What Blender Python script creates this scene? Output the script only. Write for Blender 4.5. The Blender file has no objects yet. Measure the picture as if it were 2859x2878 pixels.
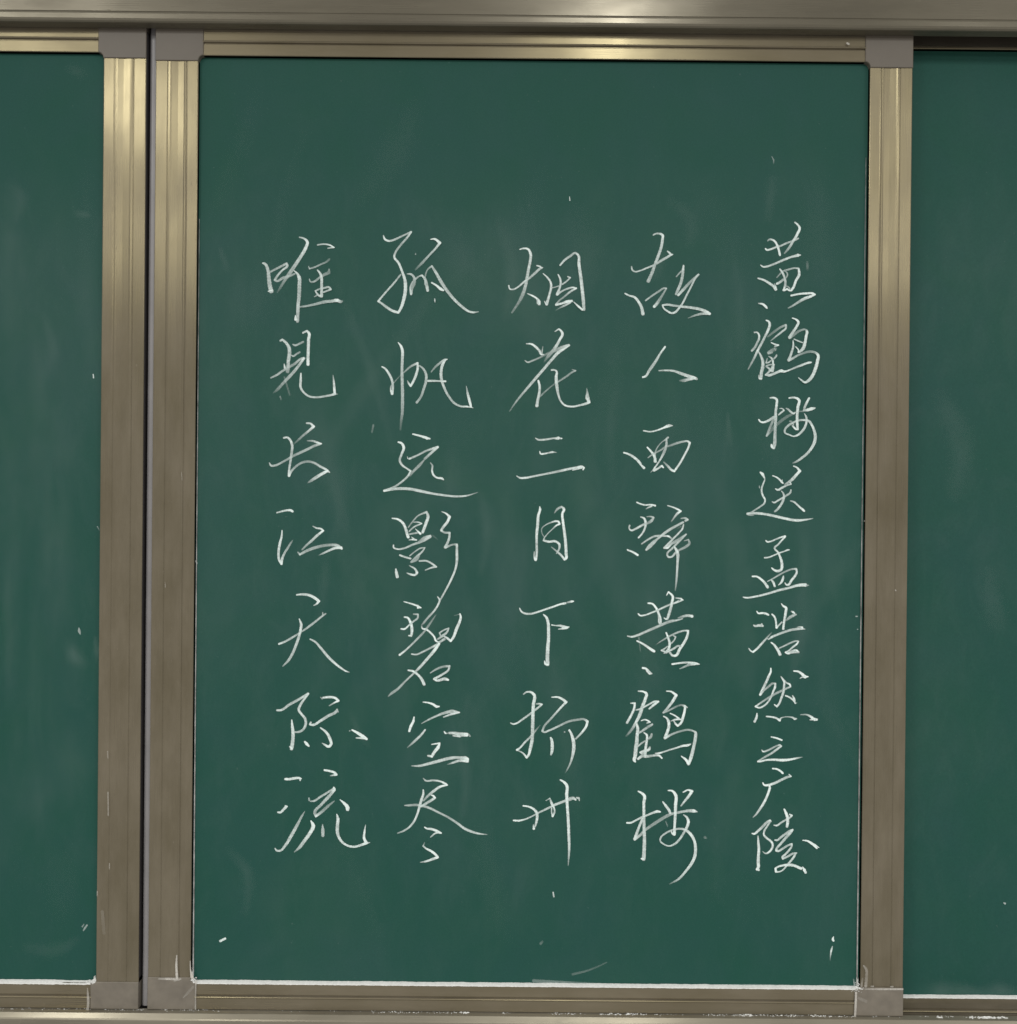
import bpy, math, random
from mathutils import Matrix, Vector
random.seed(7)
S = bpy.context.scene
COL = S.collection

# ---------------------------------------------------------------- camera
cam_d = bpy.data.cameras.new('camera')
cam = bpy.data.objects.new('camera', cam_d); COL.objects.link(cam)
cam_d.sensor_fit = 'HORIZONTAL'; cam_d.sensor_width = 36.0; cam_d.lens = 36.0 * 3000 / 2859
cam_d.clip_start = 0.02; cam_d.clip_end = 60
cam.matrix_world = Matrix(((0.9999537, -0.0095713, -0.0009777, -0.02991),
                           (-0.0009484, 0.003064, -0.9999949, -1.41092),
                           (0.0095743, 0.9999495, 0.0030548, 0.01953),
                           (0, 0, 0, 1)))
# the camera looks along +y : its local -z axis is the third column negated
S.camera = cam
S.view_settings.view_transform = 'Standard'; S.view_settings.look = 'None'
S.view_settings.exposure = 0.0; S.view_settings.gamma = 1.0

# ---------------------------------------------------------------- light: dim room + ceiling fluorescents
W = bpy.data.worlds.new('World'); S.world = W; W.use_nodes = True
bg = W.node_tree.nodes['Background']
bg.inputs[0].default_value = (1.0, 0.97, 0.92, 1); bg.inputs[1].default_value = .43
def lamp(x, y, power, name='ceiling_tube_light', sx=0.30, sy=1.2, z=1.76):
    l = bpy.data.lights.new(name, 'AREA'); l.shape = 'RECTANGLE'; l.size = sx; l.size_y = sy
    l.energy = power; l.color = (1.0, 1.0, 0.965)
    o = bpy.data.objects.new(name, l); COL.objects.link(o); o.location = (x, y, z)
    return o
for y, pw in ((-3.08, 46), (-5.6, 62)):
    for x in (-1.9, 0.37, 2.85):
        lamp(x, y, pw)
S.cycles.transparent_max_bounces = 24

CHARS = """\
huang|3122,3785,177,4 3140,3803,283,5 3178,3803,271,7 3220,3777,306,9 3250,3724,306,9 3271,3665,306,9 3282,3618,330,9 3287,3597,283,9;3094,3681,212,9 3106,3667,259,9 3156,3673,271,8 3235,3703,259,7 3291,3719,259,6 3368,3755,271,6 3438,3782,247,6 3497,3806,294,6 3527,3821,235,7;3480,4033,224,8 3507,4013,247,9 3543,3960,353,9 3517,3886,365,9 3456,3779,365,7 3398,3684,341,5 3346,3622,212,3;3031,3462,153,8 3058,3442,247,8 3117,3445,283,8 3188,3470,283,7 3335,3533,330,7 3441,3575,294,8 3505,3591,388,8 3526,3597,447,9 3561,3600,106,8;3286,3411,200,8 3325,3359,294,7 3349,3294,330,7 3361,3229,341,6 3353,3176,294,7 3336,3131,294,9 3357,3132,271,9 3383,3150,259,9 3410,3132,271,9 3433,3127,283,9 3457,3153,330,9 3503,3266,365,8 3541,3337,388,8 3537,3402,330,9 3534,3420,259,7 3483,3425,235,5 3395,3404,271,5 3336,3388,212,4 3295,3353,235,4 3245,3296,165,3;3344,3182,177,5 3388,3182,177,4 3421,3153,165,7;3249,3216,353,9 3279,3231,330,7 3326,3267,365,5;3342,3388,141,4 3372,3371,212,5 3387,3336,212,5 3370,3297,200,5;2997,3285,247,8 3071,3262,306,8 3149,3218,353,8 3202,3180,365,8 3232,3136,388,8;3214,3216,106,5 3232,3169,271,8 3241,3139,259,8;3437,3059,271,8 3517,3077,271,8 3635,3090,306,8 3729,3088,330,9 3753,3076,259,9;3753,3076,235,9 3700,3052,353,9 3624,3025,447,8 3530,2971,353,6 3447,2917,259,5 3400,2893,200,4;3004,2951,153,6 3057,2943,306,9 3099,2911,353,9 3117,2890,247,9;3645,3509,330,1 3649,3456,341,2 3649,3409,341,1
he|2954,2576,118,5 2958,2558,82,4;2957,2567,177,6 2990,2571,212,8 3017,2541,271,8 3020,2488,318,7 2997,2435,330,6 2962,2364,341,5 2927,2325,330,6;3112,2731,177,9 3148,2714,294,9 3160,2684,365,8 3143,2613,388,8 3103,2524,341,7 3051,2418,341,6 2998,2317,353,8 2952,2216,306,5 2912,2139,259,4 2880,2079,177,4;3013,2317,177,7 3043,2264,294,7 3071,2187,424,7 3072,2111,483,7 3055,2034,471,7 3049,1957,436,7;3019,2004,94,5 3032,1957,271,9 3055,1954,235,8;3135,2513,235,2 3226,2585,353,3 3314,2645,330,4 3373,2669,318,5 3374,2630,283,7 3321,2580,294,7 3251,2523,247,6 3198,2478,153,5 3168,2454,106,2;3180,2434,165,8 3228,2413,224,8 3278,2402,200,9 3228,2384,235,5;3146,2300,412,5 3193,2330,530,3 3240,2354,412,2;3223,2360,177,3 3241,2331,177,3;3146,2291,353,4 3194,2301,235,4;3147,2253,118,4 3183,2230,259,7 3204,2189,294,8 3207,2153,271,8;3218,2221,235,6 3250,2260,259,7 3253,2275,177,4;3129,2223,153,5 3115,2164,212,6 3148,2170,212,6 3177,2194,200,6;3119,2126,235,5 3172,2141,200,6 3225,2145,153,6;3119,2117,294,5 3149,2094,259,7 3172,2076,353,7 3161,2055,353,6 3108,2005,212,7 3150,1999,388,7 3203,2014,353,7 3267,2042,353,7 3320,2060,436,9 3350,2051,353,8 3385,2057,235,8 3456,2085,235,7 3527,2115,294,7 3597,2142,330,7 3662,2167,294,9 3692,2173,330,9 3715,2176,177,9;3213,2141,294,7 3205,2094,388,7 3196,2059,471,7;3196,2118,294,6 3178,2058,235,8;3455,2761,153,9 3496,2747,224,9 3535,2712,365,9 3515,2652,353,8 3469,2581,388,7 3422,2504,471,6 3469,2534,412,3 3534,2582,365,3 3587,2606,294,4 3634,2609,235,4 3649,2589,388,8 3641,2524,388,8 3627,2441,412,8 3601,2358,471,7 3560,2319,353,7 3539,2307,235,9 3542,2328,212,9 3503,2381,141,8;3481,2481,177,7 3535,2458,212,7 3594,2435,177,7;3467,2463,118,8 3471,2392,294,7 3454,2321,318,7 3431,2250,377,7 3413,2203,471,6 3455,2221,353,6 3525,2263,294,5 3613,2299,330,3 3702,2318,353,3 3761,2306,318,5 3797,2277,388,9 3792,2188,471,8 3769,2100,471,8 3735,2011,471,8 3688,1945,471,7 3629,1909,294,8 3582,1938,235,7 3543,1970,129,6
lou|3176,1702,165,8 3212,1705,259,8 3259,1685,341,9 3263,1611,365,8 3252,1522,365,7 3253,1433,412,7 3248,1345,388,6 3246,1256,412,6 3244,1167,471,6 3242,1091,494,6 3230,1037,412,7;3200,1078,294,8 3207,1049,388,9 3230,1031,235,7;3028,1411,212,9 3049,1384,247,9 3085,1376,271,9 3144,1394,330,8 3226,1442,412,6 3262,1457,235,5;3238,1457,353,4 3192,1344,353,4 3163,1273,318,4 3134,1196,271,5 3181,1255,412,2 3251,1333,471,2 3327,1399,436,2 3403,1453,412,2 3474,1489,294,2;3302,1561,118,6 3343,1558,177,7 3358,1535,235,8 3320,1505,259,7 3288,1475,177,7;3388,1565,153,5 3420,1547,294,6 3456,1512,294,7 3492,1495,235,8 3509,1513,177,7;3428,1701,235,9 3460,1707,271,6 3519,1702,294,9 3555,1679,388,9 3544,1584,412,8 3536,1495,388,8 3534,1407,388,8 3538,1342,388,8 3544,1288,318,8 3523,1285,235,9 3500,1306,294,9 3470,1335,177,7;3440,1391,294,3 3460,1391,235,3;3691,1701,294,9 3667,1656,330,8 3633,1579,330,6 3621,1537,271,5 3669,1544,412,8 3728,1562,471,9 3769,1571,212,7;3562,1525,212,2 3616,1526,212,3;3631,1496,141,6 3655,1449,294,7 3658,1390,318,8 3636,1313,341,7 3589,1248,330,7 3536,1206,294,8 3489,1193,200,8 3436,1211,200,7 3370,1248,259,7 3373,1281,306,6 3417,1335,330,6 3487,1377,294,6 3552,1404,294,6 3623,1410,294,7 3682,1402,330,7 3730,1343,341,8 3760,1273,388,7 3776,1202,447,7 3770,1131,459,7 3733,1048,388,8 3669,965,353,7 3598,905,353,7 3528,857,294,5 3481,836,153,3;3469,1376,177,4 3487,1341,177,6
song|3056,711,235,9 3083,690,424,9 3104,652,294,9 3115,623,153,7 3099,569,224,7 3079,510,259,7 3077,451,271,7 3095,398,271,8 3122,345,259,8 3114,304,259,7 3067,262,247,6 2996,214,235,5 2926,172,200,5 2891,159,353,7 2956,166,353,6 3062,164,353,8 3145,153,353,7 3281,125,365,8 3400,99,365,8 3489,82,365,8 3560,77,388,8 3637,84,294,8 3713,96,200,7 3761,106,94,5;2897,145,177,5 2938,139,177,4 2974,140,118,3;3043,530,141,4 3047,504,177,4;3219,668,177,8 3270,648,212,8 3312,616,259,8 3342,584,306,9 3356,569,212,9;3347,619,82,5 3347,595,118,6;3496,798,200,7 3529,786,235,8 3579,734,388,9 3536,686,412,8 3483,626,436,7 3424,578,353,5 3383,554,235,4;3451,579,235,8 3463,558,212,7 3413,543,235,6 3342,507,330,7 3283,480,294,8 3257,494,153,8;3337,465,153,6 3364,430,259,7 3370,377,318,7 3350,318,353,7 3315,258,353,7 3280,216,330,6 3251,193,271,5;3214,322,141,7 3238,311,235,8 3285,335,259,7 3344,371,259,7 3403,407,294,6 3455,449,294,6 3461,478,235,7;3456,336,177,5 3498,325,271,7 3546,287,271,8 3587,249,283,8 3623,220,341,9 3641,202,271,9
meng|3140,-195,200,8 3155,-210,235,9 3196,-207,235,8 3278,-173,235,6 3349,-146,235,8 3393,-137,330,9 3355,-184,259,8 3297,-250,259,7 3256,-292,294,6 3259,-304,271,7 3298,-345,259,8 3322,-392,283,8 3346,-457,388,8 3356,-527,400,8 3348,-575,388,8 3295,-599,377,8 3247,-582,283,9 3220,-558,177,9;3124,-423,224,8 3163,-420,212,7 3251,-387,200,8 3316,-359,212,8 3392,-332,188,7 3428,-317,271,8 3451,-314,153,8;2964,-673,235,9 3017,-673,259,9 3083,-713,318,9 3131,-760,353,8 3167,-813,436,8;3166,-736,141,6 3225,-706,212,6 3313,-652,259,5 3401,-604,259,4 3490,-571,259,5 3543,-567,294,7 3552,-608,294,8 3532,-656,341,8 3485,-716,353,8 3433,-781,330,8 3409,-775,235,8 3397,-755,153,8;3213,-718,141,8 3237,-742,353,8 3261,-800,318,8;3375,-666,200,8 3367,-705,388,8 3344,-752,330,8 3308,-785,118,8;2843,-949,165,8 2872,-955,235,8 2991,-942,271,8 3168,-899,318,7 3315,-853,353,7 3451,-819,330,7 3551,-789,388,8 3628,-779,471,8 3666,-779,506,9;3684,-785,294,4 3714,-781,82,4
hao|3028,-1136,153,9 3046,-1160,247,9 3099,-1159,294,9 3147,-1165,318,9 3182,-1182,294,9;2986,-1320,177,7 3006,-1332,294,7 3060,-1323,377,7 3083,-1325,388,7 3110,-1331,294,7;3095,-1301,177,7 3107,-1334,212,7;2927,-1631,153,7 2951,-1661,212,8 2983,-1678,259,9 3033,-1636,318,8 3103,-1559,318,7 3150,-1505,283,6 3191,-1457,235,4 3229,-1416,118,2;3168,-1493,118,5 3186,-1508,177,6 3233,-1475,353,8 3292,-1448,318,7 3386,-1411,330,6 3504,-1375,365,6 3592,-1365,306,7 3640,-1361,271,8 3669,-1367,141,5;3563,-1344,118,5 3604,-1338,212,7 3634,-1344,259,9;3230,-1173,235,8 3259,-1202,294,8 3281,-1261,283,8 3287,-1320,271,8 3291,-1350,330,9 3314,-1326,235,6 3361,-1275,235,6;3420,-1251,259,4 3467,-1212,447,5 3508,-1188,424,5 3549,-1173,235,5;3486,-1132,212,6 3507,-1141,330,9 3528,-1158,235,8;3352,-1030,118,8 3376,-1062,283,8 3412,-1083,365,9 3410,-1142,388,8 3396,-1237,365,8 3385,-1308,318,8 3379,-1367,341,8;3222,-1549,212,9 3257,-1575,294,8 3293,-1622,388,8 3323,-1669,412,8 3339,-1704,471,8;3329,-1622,200,6 3388,-1595,224,6 3476,-1552,271,5 3553,-1525,212,6 3585,-1528,177,7 3565,-1560,283,8 3506,-1608,283,7 3453,-1656,235,7 3412,-1677,259,9 3436,-1689,294,9 3495,-1673,412,6 3554,-1667,436,7 3587,-1673,294,6;3465,-1665,141,6 3560,-1649,259,9 3578,-1661,177,9
ran|3222,-1892,177,9 3223,-1930,271,9 3197,-1995,353,8 3156,-2090,365,7 3116,-2174,365,7 3084,-2245,353,8 3128,-2191,294,5 3192,-2137,330,4 3251,-2093,294,5 3283,-2095,271,7 3281,-2137,318,8 3258,-2196,283,8 3229,-2273,259,7 3194,-2333,259,7 3142,-2387,259,7 3065,-2417,259,8 3023,-2402,271,9 3059,-2375,259,7 3147,-2315,271,5 3241,-2255,353,4 3335,-2204,330,5 3394,-2177,318,5 3453,-2147,271,6 3485,-2135,224,7;3485,-2135,224,8 3470,-2099,294,9 3440,-2088,235,7 3404,-2053,200,7;3356,-2000,141,7 3380,-2032,283,8 3399,-2064,318,8 3399,-2124,318,7 3391,-2201,353,7 3362,-2290,330,7 3331,-2367,294,8 3307,-2397,294,8 3286,-2385,224,8 3272,-2373,165,8;3421,-2254,235,8 3460,-2268,271,8 3508,-2300,259,8 3537,-2330,235,8 3550,-2356,177,7;3513,-2253,177,7 3531,-2288,318,8 3543,-2324,259,8;3544,-2353,141,7 3573,-2347,82,5;3524,-1924,177,9 3581,-1930,294,9 3634,-1962,388,9 3676,-1997,447,9 3720,-1996,118,9;3608,-2021,118,6 3646,-2003,235,7 3676,-2009,294,9;3042,-2494,200,8 3037,-2541,341,8 3011,-2601,353,8;3167,-2531,212,8 3244,-2539,259,8 3303,-2554,283,8 3345,-2583,318,9 3356,-2556,212,7 3398,-2538,153,5 3474,-2534,177,5 3516,-2543,259,7 3546,-2560,330,8 3566,-2557,200,7;3619,-2503,141,4 3711,-2505,235,6 3758,-2529,353,8 3806,-2564,447,9 3836,-2566,353,8;3747,-2570,177,7 3788,-2564,235,8
zhi|3238,-2805,200,8 3306,-2820,247,9 3377,-2846,259,9;3112,-2978,118,6 3127,-2999,235,8 3177,-2990,259,6 3248,-2956,271,5 3313,-2923,235,4 3354,-2914,294,8 3372,-2926,235,8 3319,-2965,330,7 3249,-3018,318,6 3166,-3067,294,5 3096,-3109,200,5 3063,-3133,259,8 3084,-3133,271,8 3167,-3114,271,8 3255,-3107,318,8 3403,-3112,388,9 3474,-3105,330,9 3551,-3090,283,8 3610,-3077,212,6 3655,-3068,82,3
guang|3260,-3226,224,9 3310,-3231,247,9 3358,-3254,294,9 3396,-3287,294,9;3479,-3301,141,8 3500,-3324,200,8;3131,-3416,177,9 3146,-3443,271,9 3194,-3448,341,9 3253,-3433,365,8 3335,-3397,365,7 3406,-3360,365,6 3459,-3336,365,6 3506,-3327,235,7;3218,-3445,294,9 3224,-3487,341,9 3212,-3528,341,9 3184,-3605,353,8 3143,-3689,365,8 3091,-3772,330,7 3044,-3838,271,6 3006,-3876,153,4
ling|2996,-4092,177,9 3017,-4098,283,9 3076,-4056,353,7 3140,-3996,388,6 3199,-3936,377,6 3231,-3918,306,8 3246,-3930,212,7;3234,-3933,259,6 3194,-3996,259,7 3159,-4055,259,7 3153,-4109,271,8 3189,-4150,294,8 3237,-4185,306,8 3270,-4232,330,8 3262,-4285,318,8 3227,-4333,294,8 3180,-4357,224,7 3138,-4331,118,5;3074,-4127,177,7 3080,-4216,341,8 3087,-4305,388,8 3082,-4394,412,8 3080,-4483,447,8 3081,-4542,447,8 3063,-4569,353,9;3081,-4577,294,8;3282,-3977,141,7 3315,-3983,259,8 3382,-3941,271,6 3441,-3905,259,6 3494,-3874,271,7 3521,-3848,259,9 3491,-3833,235,8;3419,-3766,259,9 3446,-3822,388,9 3465,-3887,424,8 3465,-3946,436,8 3457,-3993,377,8;3299,-4175,212,8 3320,-4178,271,8 3379,-4136,330,6 3443,-4088,353,6 3496,-4052,365,6 3531,-4037,294,8 3502,-4076,388,7 3450,-4135,388,6 3374,-4225,353,7 3321,-4291,330,7 3315,-4314,294,8 3339,-4320,306,8 3398,-4290,318,6 3463,-4248,294,6 3522,-4224,271,7 3522,-4247,271,7 3487,-4307,306,7 3440,-4361,294,7 3399,-4408,306,8 3405,-4420,294,8 3470,-4390,306,6 3547,-4348,294,6 3588,-4342,200,6;3576,-4348,259,6 3547,-4401,330,8 3500,-4461,294,7 3454,-4515,259,7 3401,-4574,212,7 3348,-4596,200,8 3315,-4593,330,9 3312,-4546,294,9 3329,-4534,235,8 3406,-4509,306,8 3489,-4502,388,8 3554,-4508,388,8 3608,-4531,388,8 3649,-4548,388,9;3667,-4524,94,8 3691,-4566,412,9 3709,-4601,353,9;3666,-4172,141,9 3728,-4180,271,9 3788,-4215,353,9 3830,-4245,412,9 3854,-4274,294,9;3829,-4227,177,9 3883,-4268,94,9
gu|1602,3848,191,7 1630,3864,230,7 1681,3868,268,7 1723,3849,357,9 1724,3785,383,8 1709,3689,408,7 1672,3574,421,7 1628,3458,408,6 1591,3349,446,6 1541,3234,497,6;1318,3423,217,6 1325,3385,230,7 1360,3360,217,7 1430,3373,217,7 1520,3409,230,7 1602,3442,281,7;1653,3471,319,6 1723,3517,357,6 1787,3553,344,7 1844,3588,293,8 1860,3592,191,8;1793,3633,217,7 1825,3607,281,8 1844,3588,255,8;1235,3067,217,8 1293,3039,242,8 1357,3021,332,8 1415,2957,383,8 1454,2887,421,7 1474,2798,485,8;1508,2977,230,6 1587,3036,268,5 1683,3101,293,5 1759,3143,255,6 1782,3140,217,6 1741,3069,293,4 1690,2986,446,4 1652,2928,472,7 1621,2895,383,9;1911,3295,166,4 1943,3333,230,5 1978,3372,191,6;2006,3443,255,8 2000,3385,370,8 1994,3315,408,6 1970,3206,421,6 1932,3116,408,6 1910,3064,344,6;1939,3052,357,8 2009,3129,421,6 2085,3213,383,4 2155,3284,281,6 2205,3326,293,6 2161,3272,255,7 2111,3169,268,7 2054,3059,268,7 1985,2924,268,7 1947,2873,293,8 1897,2821,319,8 1858,2811,293,8 1794,2839,268,8 1742,2884,217,8 1733,2916,255,8 1793,2923,319,7 1883,2911,319,6 1979,2899,332,7 2107,2887,370,7 2236,2863,421,7 2319,2832,408,8 2358,2807,383,9;2358,2803,319,9 2294,2809,383,7 2204,2795,319,5 2134,2772,230,4 2070,2746,102,2
ren|1773,2366,281,9 1710,2276,281,7 1647,2167,395,7 1571,2057,408,6 1508,1967,293,8 1483,1960,293,9;1696,2049,179,6 1789,2053,242,7 1885,2047,293,7 1988,2013,421,7 2085,1979,485,7 2174,1954,446,9 2200,1942,319,6;2149,1948,383,8 2085,1934,383,7 2027,1921,472,4 1970,1917,166,2
xi|1499,1249,204,8 1592,1237,204,7 1669,1254,217,8 1758,1287,242,9 1809,1310,421,9 1841,1320,421,8 1886,1320,102,7;1240,955,230,9 1294,940,281,8 1372,896,344,8 1449,826,383,8 1475,788,255,8 1508,756,395,9;1550,1029,217,9 1595,981,293,8 1634,930,344,8 1654,879,383,8 1660,841,383,9;1561,891,166,4 1608,927,230,5 1672,963,230,4 1742,1002,255,4 1774,1028,242,4 1850,1054,319,3 1940,1087,332,5 2029,1110,268,6 2087,1114,281,8 2113,1095,319,9 2100,1044,293,8 2050,941,293,8 1975,806,293,8 1912,715,319,9 1879,728,357,8 1828,779,344,6 1769,836,191,3;1824,1163,281,6 1805,1143,268,6 1748,1104,153,4 1691,1040,179,4 1659,975,217,4 1653,905,281,5 1648,841,319,6;1802,1143,255,7 1802,1060,344,6 1774,970,421,5 1737,893,293,7 1686,809,230,7 1642,745,230,8;1598,696,89,4 1636,738,191,6;1642,726,446,9 1687,745,281,7 1728,774,319,7 1744,784,281,9 1764,762,230,8
ci|1419,297,230,8 1461,279,230,8 1525,263,230,8 1615,267,230,8 1663,255,281,9;1615,248,281,8 1577,232,230,6 1539,209,140,3;1830,257,153,8 1904,235,230,8 1968,207,281,9 2010,185,191,9 1968,162,383,8 1930,117,281,6 1880,46,166,3;1472,103,179,7 1514,87,293,8 1537,30,370,8 1528,-47,293,7 1497,-112,268,7 1446,-173,255,8;1326,-11,255,6 1320,-49,230,6 1343,-75,255,8 1400,-58,293,7 1464,-22,332,7 1515,4,319,6 1566,23,383,4 1617,56,446,5 1642,95,293,6 1617,107,230,6 1553,107,153,4;1301,-335,230,9 1317,-344,255,7 1339,-350,255,8 1391,-375,293,9 1436,-404,319,9;1489,-253,217,6 1568,-198,268,6 1658,-152,293,6 1722,-145,319,6 1786,-147,230,7 1850,-153,281,9 1882,-179,191,5;2008,88,191,5 2065,92,281,6 2091,73,357,7 2065,57,319,6;2034,37,319,7 1944,-11,357,6 1849,-67,383,6 1766,-128,383,7 1696,-187,293,6 1639,-239,574,6 1589,-290,574,6 1550,-332,319,7;1964,-43,128,2 2009,-17,128,3;2040,6,191,7 2028,-43,268,7 1977,-107,268,7 1901,-185,281,6 1838,-256,357,7 1787,-304,281,8 1819,-307,293,9 1883,-249,357,6 1953,-210,510,4 2029,-158,357,5 2074,-122,230,6 2029,-171,255,5 1953,-248,293,6 1890,-313,293,6 1827,-390,281,6 1840,-422,281,7 1885,-422,281,7 1935,-370,319,6 1986,-331,319,4 2063,-292,383,4 2120,-234,383,4 2106,-192,217,5 2049,-209,115,3;1922,-290,281,8 1954,-344,421,8 1968,-396,472,7 1965,-479,357,7 1960,-594,319,7 1955,-697,306,6 1946,-799,242,4 1937,-870,153,2
huang|1583,-1042,230,9 1635,-1048,281,9 1686,-1102,332,9 1726,-1185,344,8 1752,-1262,281,8 1753,-1313,255,8 1733,-1301,281,8 1726,-1249,230,7 1719,-1205,166,5;1453,-1185,204,9 1473,-1204,242,9 1540,-1200,230,8 1629,-1167,255,8 1687,-1144,255,7 1763,-1108,281,7 1859,-1062,281,6 1910,-1043,281,6 1936,-1036,255,8 2044,-995,166,8;1936,-1036,255,8 1987,-1007,255,7;1826,-934,140,8 1851,-889,217,9 1909,-953,357,9 1900,-1017,395,8 1885,-1094,395,7 1860,-1184,421,7 1838,-1248,357,7;2018,-977,255,8 1948,-969,179,5;2044,-996,191,8 2015,-978,255,9;1797,-1236,191,8 1822,-1252,230,9 1848,-1242,166,7;1312,-1481,179,7 1363,-1490,268,8 1440,-1470,344,7 1568,-1414,357,6 1708,-1352,370,6 1785,-1316,395,6 1887,-1277,421,5 1957,-1266,255,7 2040,-1243,179,6;1976,-1234,166,3 2040,-1214,357,5 2117,-1201,383,7 2168,-1210,408,9;1438,-1544,230,9 1499,-1572,268,8 1570,-1616,344,8 1634,-1660,395,9 1666,-1679,383,9;1518,-1902,319,9 1560,-1911,319,8 1586,-1943,485,8 1618,-1972,446,8 1637,-1975,230,7;1824,-1431,230,9 1854,-1505,319,8 1871,-1581,383,8 1858,-1646,395,8 1827,-1691,383,8;1691,-1589,115,1 1748,-1550,191,4 1831,-1498,242,5 1901,-1459,255,5 1991,-1420,281,6 2074,-1400,230,7 2115,-1403,293,9 2106,-1464,357,8 2063,-1560,383,8 2006,-1644,421,8 1949,-1734,383,9 1917,-1735,319,8 1872,-1690,293,7;1914,-1466,179,5 1950,-1484,217,6 1934,-1523,217,6 1896,-1568,230,6;1845,-1610,191,5 1788,-1653,230,7 1762,-1666,230,7 1814,-1684,293,7;1795,-1704,153,6 1852,-1678,293,7 1929,-1638,306,6 1986,-1603,293,6 2018,-1606,255,5;1908,-1847,268,9 1995,-1833,268,8 2104,-1823,281,7 2213,-1835,421,9 2267,-1844,153,8;2213,-1841,383,8 2136,-1851,357,5 2066,-1881,281,5 2008,-1907,153,4
he|1463,-2213,191,8 1531,-2219,255,9 1570,-2244,421,9 1557,-2314,446,8 1520,-2417,485,7 1483,-2533,485,7 1439,-2623,395,8 1388,-2714,383,4 1344,-2772,344,3 1306,-2814,191,1;1363,-2374,140,7 1417,-2373,306,9 1414,-2425,344,8 1374,-2528,357,8 1317,-2634,357,7;1431,-2463,166,6 1469,-2456,255,7 1488,-2450,255,6 1546,-2420,242,7 1616,-2381,242,7 1680,-2349,293,8 1731,-2348,281,9 1680,-2384,383,8 1610,-2445,255,7;1506,-2604,166,8 1554,-2590,217,8 1599,-2606,255,9 1628,-2622,128,9 1580,-2635,166,7;1651,-2653,319,6 1593,-2689,383,4 1523,-2738,319,6 1479,-2767,230,6;1445,-2649,332,8 1459,-2700,421,8 1453,-2796,459,8 1448,-2893,536,7 1436,-2989,574,7 1427,-3085,510,8 1418,-3130,472,9 1431,-3149,255,9;1543,-2763,179,8 1578,-2789,319,9 1582,-2853,319,8 1570,-2943,357,8 1564,-3020,383,8 1562,-3078,383,7;1645,-2782,319,5 1633,-2820,383,5 1608,-2840,319,5;1563,-2872,255,5 1518,-2898,255,5 1468,-2941,230,7;1622,-2955,281,6 1615,-2981,383,8 1558,-3001,421,7 1494,-3024,255,8 1513,-3040,255,7 1558,-3033,383,5;1469,-3110,357,8 1527,-3071,446,5 1571,-3077,446,6 1635,-3070,357,6 1712,-3060,293,7 1744,-3063,319,9 1783,-3098,230,9;1696,-3035,179,7 1750,-3031,268,8 1814,-3011,230,7 1891,-2985,230,7 1987,-2955,242,7 2057,-2932,319,8 2128,-2922,357,9 2163,-2908,179,8;1835,-2206,153,8 1896,-2212,255,9 1964,-2259,421,9 1929,-2324,421,8 1879,-2395,383,7 1834,-2453,357,6 1796,-2492,281,5 1847,-2472,255,4 1924,-2433,281,4 1988,-2400,281,2 2045,-2390,255,4 2078,-2406,319,9 2078,-2463,357,9 2060,-2541,383,9 2028,-2631,344,8 1990,-2663,344,9 1965,-2644,306,8 1939,-2606,191,7;2077,-2396,255,8 2113,-2421,166,7;1889,-2501,191,9 1944,-2526,230,8 2002,-2567,281,8;1897,-2603,128,6 1951,-2583,281,8 2034,-2579,217,8;1800,-2540,191,8 1842,-2565,281,8 1865,-2607,421,8 1869,-2683,421,8 1850,-2748,421,8 1822,-2825,446,8 1883,-2792,319,6 1953,-2760,293,5 2036,-2733,293,4 2132,-2716,293,4 2196,-2732,255,6 2225,-2751,383,7 2226,-2796,459,7 2211,-2898,459,7 2186,-3014,485,7 2161,-3104,485,8 2136,-3168,421,9 2104,-3117,383,9 2039,-3067,166,8
lou|1477,-3546,221,9 1514,-3564,324,9 1558,-3605,441,9 1552,-3690,412,8 1553,-3801,397,8 1554,-3912,427,7 1559,-4060,441,7 1564,-4171,486,7 1562,-4319,515,7 1556,-4445,559,7;1526,-4441,221,9 1559,-4445,221,9;1329,-3966,250,9 1377,-3964,265,8 1451,-3928,265,7 1524,-3890,294,7 1598,-3860,280,7 1672,-3829,324,7 1738,-3810,397,9 1771,-3815,206,9;1536,-3905,368,7 1489,-4023,368,7 1435,-4179,441,8 1512,-4120,397,5 1570,-4060,412,5 1673,-3985,441,4 1776,-3917,471,4 1864,-3865,471,4 1938,-3834,368,5 2012,-3819,368,5 2071,-3807,324,6 2160,-3795,456,6 2219,-3798,486,9 2263,-3809,118,6;1803,-3680,206,8 1848,-3739,368,8 1886,-3790,397,8 1901,-3827,368,7;1872,-3528,177,8 1920,-3531,280,9 1969,-3582,456,9 1972,-3723,456,8 1968,-3871,412,8 1962,-4004,353,8 1959,-4108,456,8 1933,-4101,265,8 1918,-4057,206,6;2072,-3548,221,7 2142,-3518,250,8 2187,-3536,412,9 2143,-3603,397,8 2084,-3677,294,7 2044,-3730,221,5;2079,-3848,147,7 2124,-3884,338,8 2143,-3936,427,9 2125,-4010,412,7 2081,-4092,338,6 2023,-4181,324,7 1957,-4241,294,7 1891,-4264,206,7 1824,-4243,206,7 1771,-4191,250,6 1779,-4154,265,6 1844,-4094,265,6 1940,-4049,265,6 2029,-4033,294,6 2103,-4047,368,7 2170,-4099,427,8 2223,-4187,397,8 2242,-4298,441,7 2229,-4409,441,8 2182,-4506,412,8 2116,-4595,368,7 2021,-4700,338,6 1903,-4768,162,2;1843,-3939,147,2 1866,-3998,177,2;2367,-4145,441,2 2378,-4152,294,2
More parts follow.
